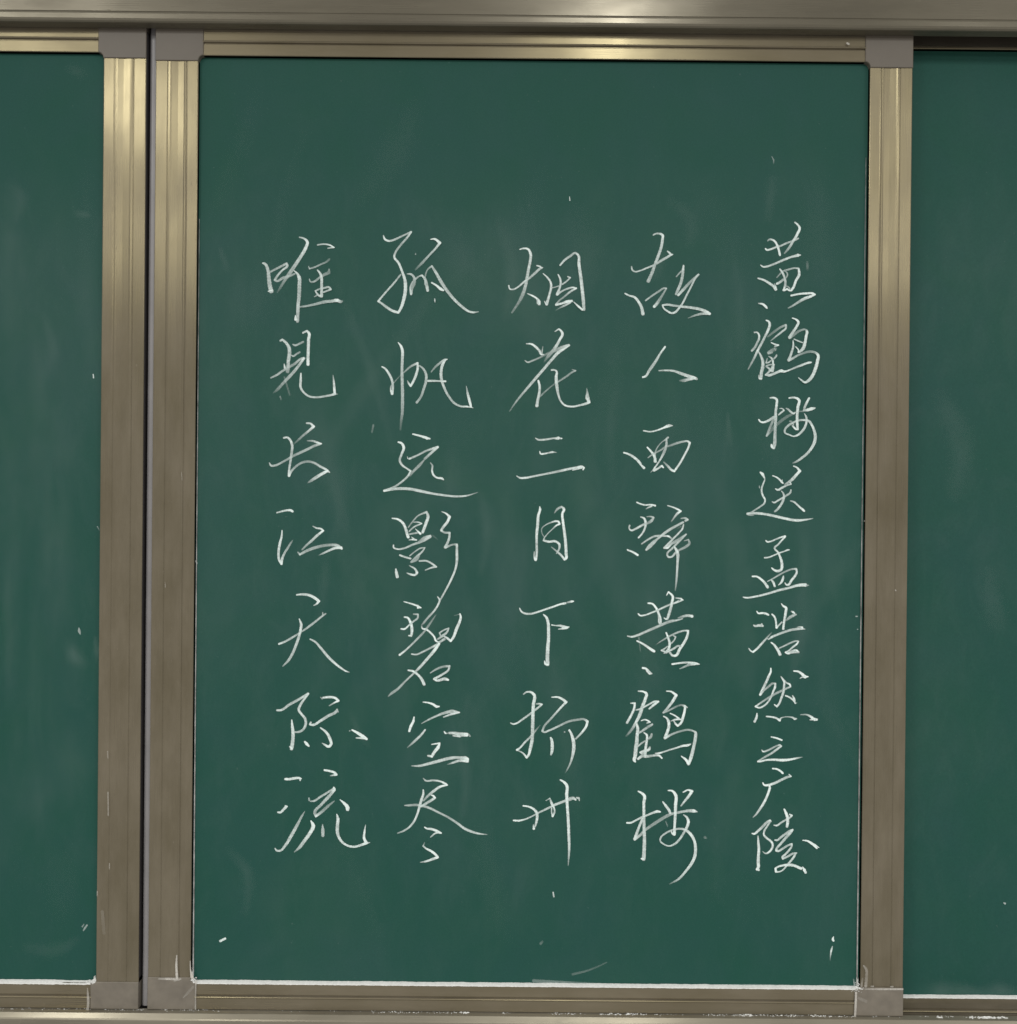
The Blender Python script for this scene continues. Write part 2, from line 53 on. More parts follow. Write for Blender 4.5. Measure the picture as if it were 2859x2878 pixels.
yan|-168,3640,159,8 -125,3653,225,8 -59,3644,305,9 -25,3581,397,8 -27,3502,397,7 -49,3382,411,7 -68,3269,437,6 -94,3136,463,6 -132,3022,503,4 -185,2922,397,3 -263,2802,305,2;-310,3157,225,7 -296,3114,225,8 -253,3108,212,7 -187,3141,238,7 -108,3209,291,7 -35,3262,331,6 44,3333,371,6 110,3390,331,7 137,3400,159,7;60,3426,199,7 103,3413,265,8 123,3397,199,7;-60,3053,146,7 7,3024,252,9 61,2991,291,8 94,2945,437,8 95,2918,463,8;68,2971,172,6 75,2925,265,7;144,3321,132,7 204,3265,278,8 245,3205,305,8 252,3139,358,7 233,3053,331,7 194,2913,411,8;167,2952,172,6 188,2913,238,8;269,3133,172,6 299,3140,146,5 358,3160,172,6;343,3309,172,8 371,3253,291,8 378,3187,305,7 359,3114,331,7 333,3047,424,7 392,3087,238,6 478,3125,265,6 544,3139,238,8 584,3129,265,9 525,3095,305,7 426,3015,265,4 347,2947,265,4 321,2907,344,8 394,2925,305,8 473,2952,411,9 526,2959,371,9;507,2936,238,8 427,2895,305,6 368,2865,199,3 315,2831,106,1;401,3180,238,7 457,3221,225,6 503,3268,238,7 470,3281,185,6;369,3432,265,8 421,3493,305,7 501,3553,344,5 573,3594,305,7 600,3574,331,8 618,3442,437,8 643,3276,463,7 664,3110,477,8 679,2977,490,7 690,2844,397,7;553,2946,119,7 613,2890,291,9 667,2844,291,9
hua|-70,2389,132,7 0,2385,278,9 54,2349,358,8 101,2303,358,7 134,2250,331,8 164,2247,159,7;150,2353,93,5 144,2310,185,5 138,2263,199,6;-84,2165,172,5 -57,2145,225,6 15,2166,252,5 95,2200,238,4 174,2240,291,3 254,2278,397,3 333,2312,530,4 426,2349,530,6 492,2373,397,8;308,2554,159,6 360,2588,225,8 391,2561,331,9 407,2532,384,9 372,2445,371,8 326,2358,424,7 274,2284,530,4 221,2224,463,4 169,2150,199,1;502,2373,225,8 446,2333,265,8 367,2285,437,8 268,2178,397,7 150,2037,397,7 31,1897,397,7 -87,1756,331,6 -199,1615,265,5 -284,1488,146,2;95,1897,305,8 112,1824,358,8 106,1725,384,7 87,1631,411,7 78,1565,463,8;269,2042,291,7 309,2042,238,7 333,2026,291,8 330,1953,424,8 341,1827,477,7 359,1727,331,7 393,1634,265,7 447,1578,278,8 540,1559,265,8 646,1577,291,7 739,1604,371,7 772,1618,371,9 748,1678,596,7 744,1744,331,5 737,1807,106,3;120,1691,265,3 205,1772,212,3 304,1853,212,2 377,1900,265,4 470,1961,305,4 536,2011,278,4 588,2035,199,5 535,2051,146,3
san|64,1137,128,7 96,1118,242,7 147,1115,281,7 237,1126,281,7 307,1137,217,7 339,1136,319,8 368,1140,485,9 381,1140,319,8;394,1135,166,7 406,1136,281,8 422,1137,89,6;122,961,153,8 136,929,242,9 175,930,242,8 239,943,217,7 290,953,293,8 347,949,89,4;-181,632,140,6 -136,607,268,8 -78,607,306,8 49,631,281,7 209,664,281,7 356,695,344,6 497,728,344,8 612,751,319,8 689,762,344,9 714,749,230,9 699,723,191,9;689,749,230,8 561,716,166,7
yue|129,227,153,8 134,198,332,9 112,114,383,9 104,-14,408,8 92,-142,383,8 93,-270,344,6 95,-398,332,7 83,-482,344,9;62,-373,128,6 63,-443,191,8 73,-482,230,9;323,142,115,3 367,200,357,5 418,229,268,6 451,195,421,9 432,143,344,9 440,28,370,9 460,-106,395,8 478,-266,421,8 485,-394,421,8 483,-459,383,9 464,-471,319,9 418,-414,319,7 367,-370,255,6 289,-307,140,3;192,-179,140,3 159,-116,153,4 159,-64,166,4 209,-16,166,5 286,20,230,6 350,37,293,8 379,31,293,9 395,-1,281,9 363,-14,268,8 300,-70,166,6 224,-147,166,5 192,-192,191,6 186,-221,293,7 250,-237,344,8 340,-232,319,8 391,-267,357,8 395,-318,306,7 373,-370,230,7 354,-396,128,4
xia|-125,-1126,166,8 -105,-1164,242,8 -57,-1193,281,8 20,-1198,281,7 109,-1175,268,8 211,-1139,268,8 326,-1099,268,8 429,-1063,268,9 483,-1053,319,9;508,-1043,255,4 544,-1033,293,6 569,-1028,332,9 592,-1026,153,9;193,-1206,191,8 232,-1244,357,9 255,-1315,421,8 262,-1417,434,8 263,-1513,446,8 255,-1641,510,8 250,-1770,536,7 254,-1866,536,8;212,-1821,128,8 225,-1860,383,9 263,-1872,255,9;303,-1343,191,8 361,-1351,166,7 419,-1352,319,8 470,-1370,485,8 534,-1368,128,9;508,-1376,383,9 457,-1390,255,8 393,-1397,140,6
yang|-63,-2268,179,6 -21,-2239,242,7 30,-2238,293,9 75,-2270,421,9 70,-2408,459,8 65,-2568,472,8 63,-2696,485,7 61,-2812,459,6 55,-2889,485,7 31,-3005,421,8 9,-3082,332,9 -13,-3108,319,9 -65,-3050,217,7 -123,-3019,153,6 -142,-3009,319,9;-142,-3009,319,9 -110,-2987,255,8 -41,-2909,281,7 36,-2831,281,6 99,-2754,255,4 162,-2676,115,1;-229,-2651,191,7 -203,-2664,230,8 -158,-2657,242,8 -82,-2608,281,7 7,-2543,281,6 58,-2504,293,6 122,-2452,319,6 185,-2400,230,8 147,-2391,255,7 108,-2395,191,5;312,-2303,191,7 396,-2302,268,9 454,-2327,357,8 505,-2365,383,9 467,-2404,306,8 385,-2495,293,7 296,-2598,293,5 214,-2695,319,4 192,-2753,293,6 214,-2766,268,7 278,-2746,281,7 406,-2687,293,6 546,-2621,319,5 661,-2598,344,4 745,-2591,293,5 790,-2619,370,8 777,-2677,344,9 727,-2754,319,8 638,-2851,242,6;305,-2842,293,8 318,-2874,408,8 325,-2950,472,8 323,-3015,421,8 310,-3066,255,6;541,-2746,166,8 551,-2734,217,9 580,-2794,357,8 606,-2884,510,8 611,-2980,510,7 596,-3076,383,7 571,-3166,268,6 533,-3250,204,4 505,-3302,128,1;487,-2762,230,5 496,-2762,128,4
zhou|-51,-3753,225,9 19,-3763,252,9 86,-3795,331,8 130,-3848,397,8 134,-3915,397,8 121,-3981,318,7 109,-4028,238,6;85,-4002,106,6 92,-4055,371,9;-178,-3948,238,9 -105,-3950,278,9 -32,-3933,225,7 87,-3879,199,6 167,-3835,238,6 259,-3790,305,7 312,-3763,305,7 359,-3739,344,7 458,-3699,358,7 518,-3675,331,7;248,-3681,132,5 301,-3647,159,6 325,-3713,371,8 359,-3779,238,8 366,-3826,238,6 340,-3886,305,9;326,-3780,199,7 326,-3833,172,6 340,-3886,265,9;558,-3658,556,6 617,-3644,397,7 644,-3664,265,8;657,-3637,265,6 684,-3643,331,7 694,-3676,132,6;439,-3402,225,9 475,-3422,305,9 519,-3465,424,9 524,-3598,437,9 532,-3731,411,8 543,-3864,397,8 551,-3997,411,8 559,-4164,397,8 564,-4297,358,7 560,-4417,265,6 553,-4537,119,3
gu|-1980,3803,173,8 -1962,3759,298,9 -1915,3736,283,8 -1844,3749,298,7 -1750,3793,267,6 -1656,3837,251,6 -1613,3857,283,8 -1656,3794,283,7 -1749,3683,314,5 -1819,3580,314,6 -1834,3525,298,8 -1778,3447,330,8 -1730,3337,330,8 -1690,3219,439,8 -1681,3101,487,8 -1703,2959,471,8 -1741,2841,392,8 -1772,2785,345,8 -1835,2801,377,8 -1930,2855,377,7 -2002,2909,298,7 -2041,2932,283,8 -1956,3036,267,7 -1839,3170,267,7 -1745,3289,235,5;-1659,3298,157,6 -1612,3295,283,7 -1568,3252,345,6 -1571,3173,549,4 -1602,3102,549,4 -1605,3031,345,8;-1609,3039,235,8 -1618,3125,188,6 -1587,3197,188,5;-1548,3232,314,5 -1501,3268,204,5 -1462,3280,267,7 -1422,3230,392,7 -1402,3159,471,6 -1385,3080,408,8;-1421,3159,235,4 -1418,3277,204,4 -1384,3364,220,4 -1333,3404,267,6 -1273,3310,408,7 -1201,3185,471,7 -1113,3059,424,6 -1018,2950,392,7 -922,2865,392,7 -843,2810,314,8 -780,2795,283,8 -709,2804,157,4;-1331,3183,251,8 -1272,3148,283,9 -1208,3098,439,9 -1176,3082,235,9;-1352,3758,141,7 -1301,3762,283,9 -1230,3712,408,9 -1276,3648,298,7 -1370,3545,298,6 -1463,3442,392,4 -1549,3354,235,1;-1291,2971,126,6 -1289,2948,188,7 -1287,2924,110,6;-1550,3575,78,3 -1549,3555,204,4
fan|-1984,2065,179,8 -1946,2044,275,8 -1897,1983,330,8 -1855,1901,343,8 -1837,1825,316,6 -1836,1763,275,7 -1846,1708,385,9 -1864,1756,233,8 -1861,1804,206,5 -1813,1867,151,3 -1745,1943,124,2 -1676,2006,233,4 -1608,2068,302,4 -1512,2117,316,8 -1508,2062,343,8 -1531,1959,371,8 -1565,1876,343,8 -1599,1813,302,9 -1627,1848,275,7 -1644,1882,110,5;-1770,2387,151,8 -1735,2343,330,9 -1717,2295,412,8 -1714,2164,412,7 -1717,2026,398,6 -1713,1888,426,6 -1707,1716,453,6 -1706,1578,453,5 -1709,1440,412,4 -1722,1337,343,2 -1731,1233,275,1;-1484,2083,206,5 -1435,2042,302,6 -1397,1967,357,7 -1396,1884,385,6 -1426,1774,357,6 -1466,1663,316,5 -1517,1594,343,6;-1328,2002,192,4 -1270,2072,302,4 -1195,2134,343,6 -1154,2162,316,8 -1120,2170,179,8;-1140,2166,275,8 -1178,2100,412,8 -1197,2010,412,7 -1193,1914,412,7 -1158,1804,357,7 -1094,1681,330,6 -1011,1585,316,6 -928,1548,261,7 -845,1545,247,8 -769,1529,96,7;-861,1817,110,4 -840,1711,343,7 -811,1601,385,9 -797,1546,316,9;-1369,1881,316,8 -1289,1882,288,7 -1207,1879,233,7 -1138,1877,302,8
yuan|-1565,1175,221,9 -1479,1154,294,8 -1391,1129,368,9 -1339,1115,221,8;-1379,1114,250,9;-1636,875,118,5 -1628,850,191,6;-1609,846,294,7 -1507,891,280,6 -1389,952,280,6 -1234,1005,368,8 -1300,945,368,7 -1403,848,368,5;-1417,826,250,4 -1476,759,441,4 -1556,677,368,5 -1600,621,280,3;-1756,1066,250,9 -1715,1052,324,9 -1685,1000,412,9 -1713,904,324,7 -1735,823,353,6 -1705,764,324,7 -1645,720,250,7 -1590,684,294,8 -1615,632,294,7 -1703,542,294,6 -1813,467,294,5 -1938,418,338,8 -1849,437,368,7 -1724,450,412,7 -1591,444,412,7 -1443,416,412,7 -1295,387,324,7 -1147,367,309,7 -999,353,294,7 -851,362,250,7 -697,408,103,3;-1328,797,147,4 -1302,760,250,6 -1305,694,280,8 -1290,642,294,8 -1238,598,265,8 -1171,588,338,8 -1153,573,221,7
ying|-1830,54,179,8 -1757,42,293,9 -1686,-9,370,8 -1647,-91,395,7 -1624,-168,421,8 -1614,-194,421,9;-1615,-66,191,4 -1558,12,217,4 -1488,89,217,5 -1373,142,319,6 -1354,91,421,7 -1379,-6,446,8 -1422,-128,408,8;-1602,-117,217,5 -1538,-58,230,6 -1436,-13,191,8 -1475,3,217,7 -1545,6,153,5;-1595,-155,217,6 -1493,-135,281,5;-1519,-84,102,7 -1486,-116,230,8 -1454,-147,357,9;-1604,-232,128,6 -1549,-225,255,9 -1504,-231,230,8;-1572,-190,89,6 -1537,-219,255,8;-1808,-301,191,7 -1808,-330,242,8 -1753,-355,230,7 -1676,-345,268,6 -1549,-292,293,6 -1421,-243,383,5 -1326,-184,510,8;-1460,-243,319,3 -1390,-191,319,5 -1319,-172,255,8;-1287,-171,255,1 -1223,-222,128,1;-1720,-435,293,7 -1650,-460,268,7 -1579,-478,281,7;-1592,-443,179,5 -1522,-385,191,5 -1446,-339,217,6 -1391,-332,166,6 -1420,-378,268,6 -1496,-449,344,6 -1572,-526,281,5;-1464,-442,230,4 -1496,-487,446,4 -1559,-526,230,5;-1597,-571,115,5 -1565,-587,217,6 -1520,-615,281,8 -1491,-666,370,8 -1513,-692,319,8 -1571,-690,306,8 -1625,-671,140,7;-1773,-621,217,8 -1766,-663,408,8 -1753,-720,472,8;-1460,-509,268,6 -1367,-508,268,6 -1290,-546,293,7 -1239,-584,293,8 -1290,-594,268,7 -1382,-630,179,5;-1169,147,140,6 -1124,131,217,8 -1066,81,395,9 -1097,10,395,8 -1148,-55,383,7 -1176,-100,344,7 -1140,-125,293,5 -1064,-131,319,6 -1069,-201,332,7 -1094,-272,383,6 -1119,-323,446,6 -1068,-304,293,5 -1017,-287,255,4 -966,-287,319,7 -965,-392,383,7 -964,-501,383,7 -982,-610,306,7 -1032,-739,306,8 -1095,-868,281,7 -1158,-984,268,6 -1199,-1061,153,4
bi|-1663,-1052,153,8 -1573,-1077,230,8 -1490,-1105,281,9 -1451,-1127,319,9 -1432,-1132,128,9;-1477,-1095,128,8 -1477,-1133,293,9;-1655,-1257,230,8 -1617,-1263,281,9 -1574,-1326,383,9 -1554,-1410,421,8 -1557,-1480,383,8 -1563,-1506,319,8 -1595,-1503,191,8;-1695,-1414,255,8 -1660,-1417,281,9 -1590,-1362,242,7 -1533,-1313,255,6 -1476,-1261,268,6 -1476,-1220,255,7 -1534,-1217,191,5;-1216,-983,153,8 -1190,-1022,268,8 -1208,-1086,281,8 -1259,-1170,281,7 -1335,-1254,306,5 -1392,-1325,319,4 -1423,-1370,191,3 -1417,-1402,230,8 -1365,-1417,268,8 -1301,-1465,293,8 -1256,-1516,268,9 -1233,-1567,306,9 -1210,-1583,230,7 -1121,-1546,383,6;-1714,-1760,319,9 -1644,-1705,281,7 -1562,-1628,268,6 -1473,-1537,306,5 -1384,-1440,319,4 -1321,-1350,332,3 -1236,-1221,115,2;-1210,-1547,255,5 -1147,-1502,383,6 -1083,-1444,293,6 -1064,-1399,191,6 -1122,-1421,217,6 -1186,-1461,217,6 -1172,-1496,230,6;-1131,-1502,255,6 -1076,-1536,319,8 -1037,-1568,344,9 -1006,-1526,357,8 -962,-1410,446,8 -918,-1301,383,8 -906,-1250,319,9 -916,-1208,217,9;-919,-1211,89,5 -996,-1231,89,1;-1554,-1746,179,8 -1497,-1752,242,7 -1407,-1716,268,6 -1312,-1667,293,5 -1191,-1605,383,9 -1247,-1689,485,8 -1342,-1805,408,7 -1450,-1928,383,7 -1507,-1986,293,6 -1628,-2102,281,5 -1742,-2219,383,5 -1819,-2274,383,4 -1857,-2310,153,3;-1597,-1961,217,8 -1533,-1973,319,8 -1469,-2018,344,8 -1410,-2088,395,8 -1384,-2145,446,8;-1302,-1994,153,5 -1226,-1945,306,5 -1117,-1905,332,4 -1050,-1901,319,6 -1059,-1943,293,7 -1148,-2015,319,7 -1250,-2073,357,8 -1225,-2089,319,8 -1097,-2072,459,7 -1064,-2084,293,9
kong|-1397,-2385,153,8 -1323,-2394,255,9 -1259,-2416,332,9 -1214,-2444,383,9 -1182,-2441,191,9;-1514,-2585,191,8 -1523,-2639,357,9 -1557,-2710,383,9 -1576,-2774,319,9;-1414,-2670,128,4 -1321,-2618,255,6 -1225,-2572,293,6 -1130,-2533,357,6 -1002,-2506,536,6 -912,-2518,191,8;-912,-2518,217,8 -1002,-2538,319,8 -1123,-2581,191,6;-1365,-2753,255,7 -1409,-2811,319,7 -1479,-2882,357,6 -1542,-2941,293,5 -1600,-2993,128,2;-1111,-2773,166,9 -1095,-2796,255,9 -1070,-2795,191,5;-1044,-2792,344,7 -967,-2794,421,7 -903,-2807,574,7 -813,-2812,574,9;-992,-2827,217,7 -903,-2832,383,7;-784,-2809,255,4 -768,-2831,255,4;-1276,-2945,166,8 -1171,-2928,255,9 -1190,-2982,485,9 -1240,-3047,446,8 -1272,-3105,383,8 -1323,-3096,281,7;-1540,-3233,128,5 -1444,-3232,319,7 -1316,-3202,408,7 -1156,-3158,446,7 -1028,-3125,446,7 -900,-3118,383,6 -804,-3139,574,9 -797,-3165,383,9 -900,-3156,383,7 -995,-3186,293,6 -1066,-3209,128,2
jin|-1384,-3399,128,5 -1358,-3426,242,6 -1250,-3425,268,6 -1153,-3439,268,8 -1082,-3474,319,9 -1063,-3486,191,9 -1153,-3506,357,8 -1248,-3571,395,7 -1324,-3636,357,5 -1375,-3694,281,4;-1383,-3553,191,8 -1382,-3605,319,8 -1407,-3688,421,7 -1432,-3778,357,7 -1457,-3868,306,8 -1501,-3971,306,7 -1564,-4049,281,7 -1641,-4101,255,6 -1717,-4131,179,4;-1628,-3761,140,6 -1580,-3760,332,5 -1503,-3753,357,4 -1400,-3762,383,5 -1310,-3787,344,6 -1182,-3847,293,6 -1053,-3910,306,5 -924,-3992,344,6 -827,-4061,357,7 -730,-4102,357,7 -634,-4127,255,7 -528,-4136,102,4;-1419,-3778,230,6 -1349,-3733,383,6 -1273,-3687,383,6 -1228,-3655,357,8 -1248,-3629,281,9 -1280,-3617,140,8;-1359,-4047,179,9 -1333,-4063,255,8 -1276,-4069,332,8 -1192,-4097,357,9 -1140,-4122,230,9 -1192,-4116,281,8 -1281,-4178,166,5;-1357,-4246,89,2 -1376,-4297,230,5 -1337,-4329,268,8 -1273,-4361,332,9 -1208,-4411,357,9 -1182,-4443,357,9 -1253,-4470,357,8 -1336,-4499,281,8 -1412,-4513,115,5
wei|-3581,3424,191,8 -3556,3418,383,7 -3510,3335,446,6 -3497,3239,536,6 -3483,3131,612,6 -3463,3054,638,7;-3501,3051,166,9 -3447,3070,230,8;-3475,3310,281,5 -3363,3369,319,5 -3262,3421,332,6 -3252,3395,344,7 -3312,3337,281,7 -3375,3266,319,6 -3416,3202,332,6 -3394,3189,319,6 -3311,3228,383,5 -3209,3261,357,4 -3148,3288,217,5;-3092,3771,217,6 -3034,3755,255,7 -2989,3711,395,9 -3008,3634,459,8 -3071,3519,472,7 -3146,3403,510,6 -3222,3287,536,5 -3291,3184,408,4 -3342,3100,357,2 -3380,3036,217,1;-3165,3329,128,7 -3120,3291,281,8 -3094,3243,485,8 -3089,3116,536,6 -3091,2988,523,6 -3103,2860,485,7 -3105,2764,459,6 -3108,2655,446,6;-3137,2731,128,8 -3133,2680,421,9;-2851,3671,217,6 -2771,3681,217,7 -2688,3669,242,8 -2633,3638,191,9 -2713,3628,191,5;-2967,3382,166,5 -2954,3353,217,5 -2884,3376,255,5 -2807,3412,255,4 -2724,3452,293,3 -2693,3481,319,2;-2956,3216,153,5 -2940,3181,230,5 -2901,3181,281,5 -2825,3233,319,5 -2761,3275,421,4 -2698,3311,510,3 -2695,3350,191,4;-2848,3335,217,7 -2816,3297,319,8 -2796,3246,383,8 -2792,3150,408,7 -2791,3054,383,7 -2791,2991,421,7 -2823,2997,319,7 -2855,3028,255,7 -2874,3060,217,7 -2830,3080,255,5 -2753,3100,293,6 -2689,3107,293,6 -2670,3081,281,7 -2766,3042,230,6;-2848,3003,230,5 -2887,2980,153,4;-3090,2844,217,4 -3007,2854,293,5 -2879,2881,357,5 -2752,2914,446,5 -2656,2925,421,6 -2579,2935,485,9 -2534,2919,446,5 -2515,2926,255,3
jian|-3336,2397,268,7 -3310,2413,293,7 -3259,2369,383,7 -3220,2305,485,7 -3213,2235,536,6 -3228,2126,485,7 -3230,2062,497,6 -3236,1991,574,4;-3282,2087,153,7 -3272,2036,319,8;-3036,2505,281,7 -2985,2531,268,8 -2956,2500,383,9 -2961,2416,446,8 -2963,2288,434,8 -2966,2192,421,8 -2965,2084,421,9;-3169,2350,179,6 -3143,2338,306,6 -3079,2361,293,5 -3032,2384,293,4;-3183,2203,166,6 -3164,2194,281,6 -3123,2220,281,5 -3078,2246,293,4;-3456,1903,217,5 -3383,1939,319,6 -3300,1997,332,5 -3224,2043,383,4 -3147,2088,383,4 -3033,2166,319,7 -3007,2166,179,7;-3020,2166,383,8 -3077,2083,383,6 -3146,1992,421,6 -3222,1908,459,5 -3305,1818,408,4 -3362,1753,446,3 -3419,1702,191,1;-3057,1964,217,8 -3059,1872,370,8 -3058,1776,344,7 -3016,1712,293,7 -2945,1662,293,7 -2849,1650,293,6 -2740,1664,293,6 -2644,1684,319,7 -2606,1697,383,9 -2613,1780,357,8 -2620,1863,293,7 -2631,1946,89,5;-2606,1697,255,8 -2568,1694,115,4;-3329,1655,230,3 -3316,1613,255,1
chang|-2977,1306,255,7 -2929,1303,293,8 -2884,1262,395,9 -2941,1210,344,7 -3011,1152,344,4 -3074,1094,319,3 -3138,1032,217,1;-3279,1108,255,7 -3235,1115,281,8 -3189,1074,344,8 -3166,1003,370,7 -3172,914,370,6 -3187,798,332,6 -3202,689,319,7 -3204,606,383,9 -3179,658,319,6 -3122,722,319,5 -3033,781,344,4 -2956,797,344,4 -2886,785,319,5 -2789,732,344,7 -2706,688,319,8 -2667,656,217,7;-3465,773,153,6 -3446,741,293,7 -3385,742,306,6 -3308,778,293,5 -3232,820,319,5 -3149,869,357,4 -3054,915,383,5 -2958,961,383,6 -2862,1009,383,5 -2779,1036,255,8;-2786,1036,230,9 -2831,1051,319,8 -2895,1070,281,6 -2965,1072,140,4;-2693,675,383,9 -2776,629,459,8 -2858,577,459,6 -2916,538,357,4 -2954,512,128,2
jiang|-3361,114,217,7 -3300,131,255,7 -3223,147,281,8 -3172,145,344,9 -3153,132,319,9;-3291,-122,166,8 -3294,-190,281,8 -3319,-299,357,8 -3334,-414,357,7 -3326,-510,357,8 -3294,-567,319,9 -3288,-510,383,7 -3257,-426,319,6 -3213,-355,319,5 -3175,-291,281,4 -3143,-246,77,2;-2882,-61,153,5 -2831,-86,242,7 -2773,-95,268,8 -2744,-120,293,9 -2824,-185,370,7 -2912,-269,357,6 -2976,-327,293,4 -3020,-373,230,4;-3078,-408,191,4 -3049,-437,319,6 -2963,-391,395,5 -2860,-349,446,5 -2758,-322,421,4 -2643,-308,383,5 -2547,-317,421,7 -2495,-355,319,9;-2502,-342,383,9 -2585,-349,383,8 -2662,-382,319,7 -2738,-418,281,6 -2802,-447,102,2
tian|-3089,-975,217,8 -3006,-968,319,7 -2910,-983,408,8 -2826,-1030,395,9 -2794,-1055,383,9 -2819,-1091,281,8 -2861,-1114,140,5;-3317,-1630,293,8 -3244,-1601,293,7 -3174,-1562,306,6 -3104,-1519,293,6 -3046,-1480,153,4 -2995,-1448,255,5 -2906,-1383,332,6 -2824,-1318,293,6 -2754,-1260,268,6 -2700,-1221,217,5;-2741,-1205,140,5 -2738,-1240,217,5;-3051,-1295,153,8 -3025,-1365,383,8 -3031,-1435,383,8 -3052,-1525,383,7 -3090,-1641,383,7 -3134,-1750,383,6 -3190,-1847,383,6 -3263,-1925,179,4;-2902,-1562,217,7 -2840,-1594,281,7 -2763,-1676,344,7 -2659,-1797,395,7 -2556,-1892,357,8 -2479,-1949,293,8 -2427,-1981,230,8 -2379,-1996,128,4
ji|-3337,-2512,275,7 -3295,-2512,316,7 -3172,-2435,371,6 -3048,-2365,371,6 -2925,-2288,343,8 -2973,-2357,316,7 -3027,-2440,371,7 -3047,-2503,371,7 -3012,-2558,330,8 -2963,-2619,371,7 -2952,-2674,385,7 -2976,-2751,343,7 -3031,-2793,316,6 -3093,-2800,247,6;-3139,-2638,165,8 -3131,-2718,385,8 -3120,-2814,467,8 -3123,-2918,494,7 -3132,-2987,522,7 -3139,-3021,481,8;-3160,-2994,206,8 -3132,-3021,343,9;-2759,-2331,96,5 -2735,-2355,179,5;-2724,-2338,275,8 -2649,-2330,357,8 -2559,-2343,343,9 -2521,-2377,343,9 -2558,-2395,247,8 -2641,-2444,179,4;-2884,-2667,275,7 -2897,-2695,275,8 -2859,-2701,343,8 -2756,-2645,371,7 -2653,-2578,412,6 -2550,-2519,412,6 -2537,-2491,233,5 -2523,-2525,206,5;-2960,-2927,302,9 -2933,-2957,439,9 -2905,-2985,206,9;-2755,-2738,206,8 -2686,-2789,343,8 -2630,-2879,426,8 -2615,-2961,412,8 -2643,-2986,371,9 -2691,-2965,316,8 -2729,-2942,151,5;-2369,-2776,179,5 -2358,-2772,179,4;-2334,-2762,233,9 -2258,-2803,412,9 -2189,-2847,481,9 -2140,-2881,343,9;-2143,-2874,275,9 -2202,-2868,343,8 -2278,-2868,206,6
liu|-3217,-3427,356,9 -3167,-3427,356,8 -3096,-3415,384,8 -3032,-3411,313,8 -3010,-3418,242,8;-3024,-3411,213,8 -3021,-3443,185,8;-3313,-3868,256,8 -3285,-3871,327,8 -3235,-3828,356,8 -3200,-3792,370,8 -3214,-3781,213,8;-3345,-4351,199,7 -3327,-4376,256,8 -3280,-4379,299,7 -3209,-4307,384,7 -3139,-4192,469,7 -3069,-4063,441,6 -2998,-3926,313,5 -2956,-3854,128,3;-2697,-3301,284,9 -2625,-3314,299,9 -2553,-3342,356,9 -2539,-3360,327,9 -2617,-3375,171,5;-2901,-3675,213,5 -2897,-3703,284,5;-2882,-3717,185,5 -2836,-3713,284,6 -2751,-3659,313,6 -2680,-3615,313,6 -2616,-3575,313,6 -2566,-3550,427,8 -2573,-3529,213,8;-2562,-3564,356,8 -2643,-3658,469,6 -2735,-3759,398,6 -2820,-3874,427,5 -2805,-3913,356,8 -2734,-3859,427,5 -2649,-3780,398,4 -2564,-3711,185,3;-2486,-3692,142,8 -2435,-3735,370,9 -2385,-3799,569,9 -2385,-3820,498,9;-2869,-3978,213,9 -2840,-4039,540,9 -2882,-4139,498,8 -2953,-4240,484,7 -3016,-4327,455,6 -3087,-4392,142,3;-2715,-4023,142,6 -2711,-4095,469,6 -2710,-4170,441,6;-2527,-3886,171,8 -2512,-3943,441,8 -2518,-4043,484,7 -2514,-4136,455,7 -2467,-4236,356,8 -2387,-4296,313,8 -2294,-4313,313,8 -2195,-4287,341,8 -2130,-4261,427,9 -2160,-4204,384,9 -2157,-4111,284,8 -2143,-4022,100,6;-2130,-4265,284,8 -2084,-4254,128,5"""
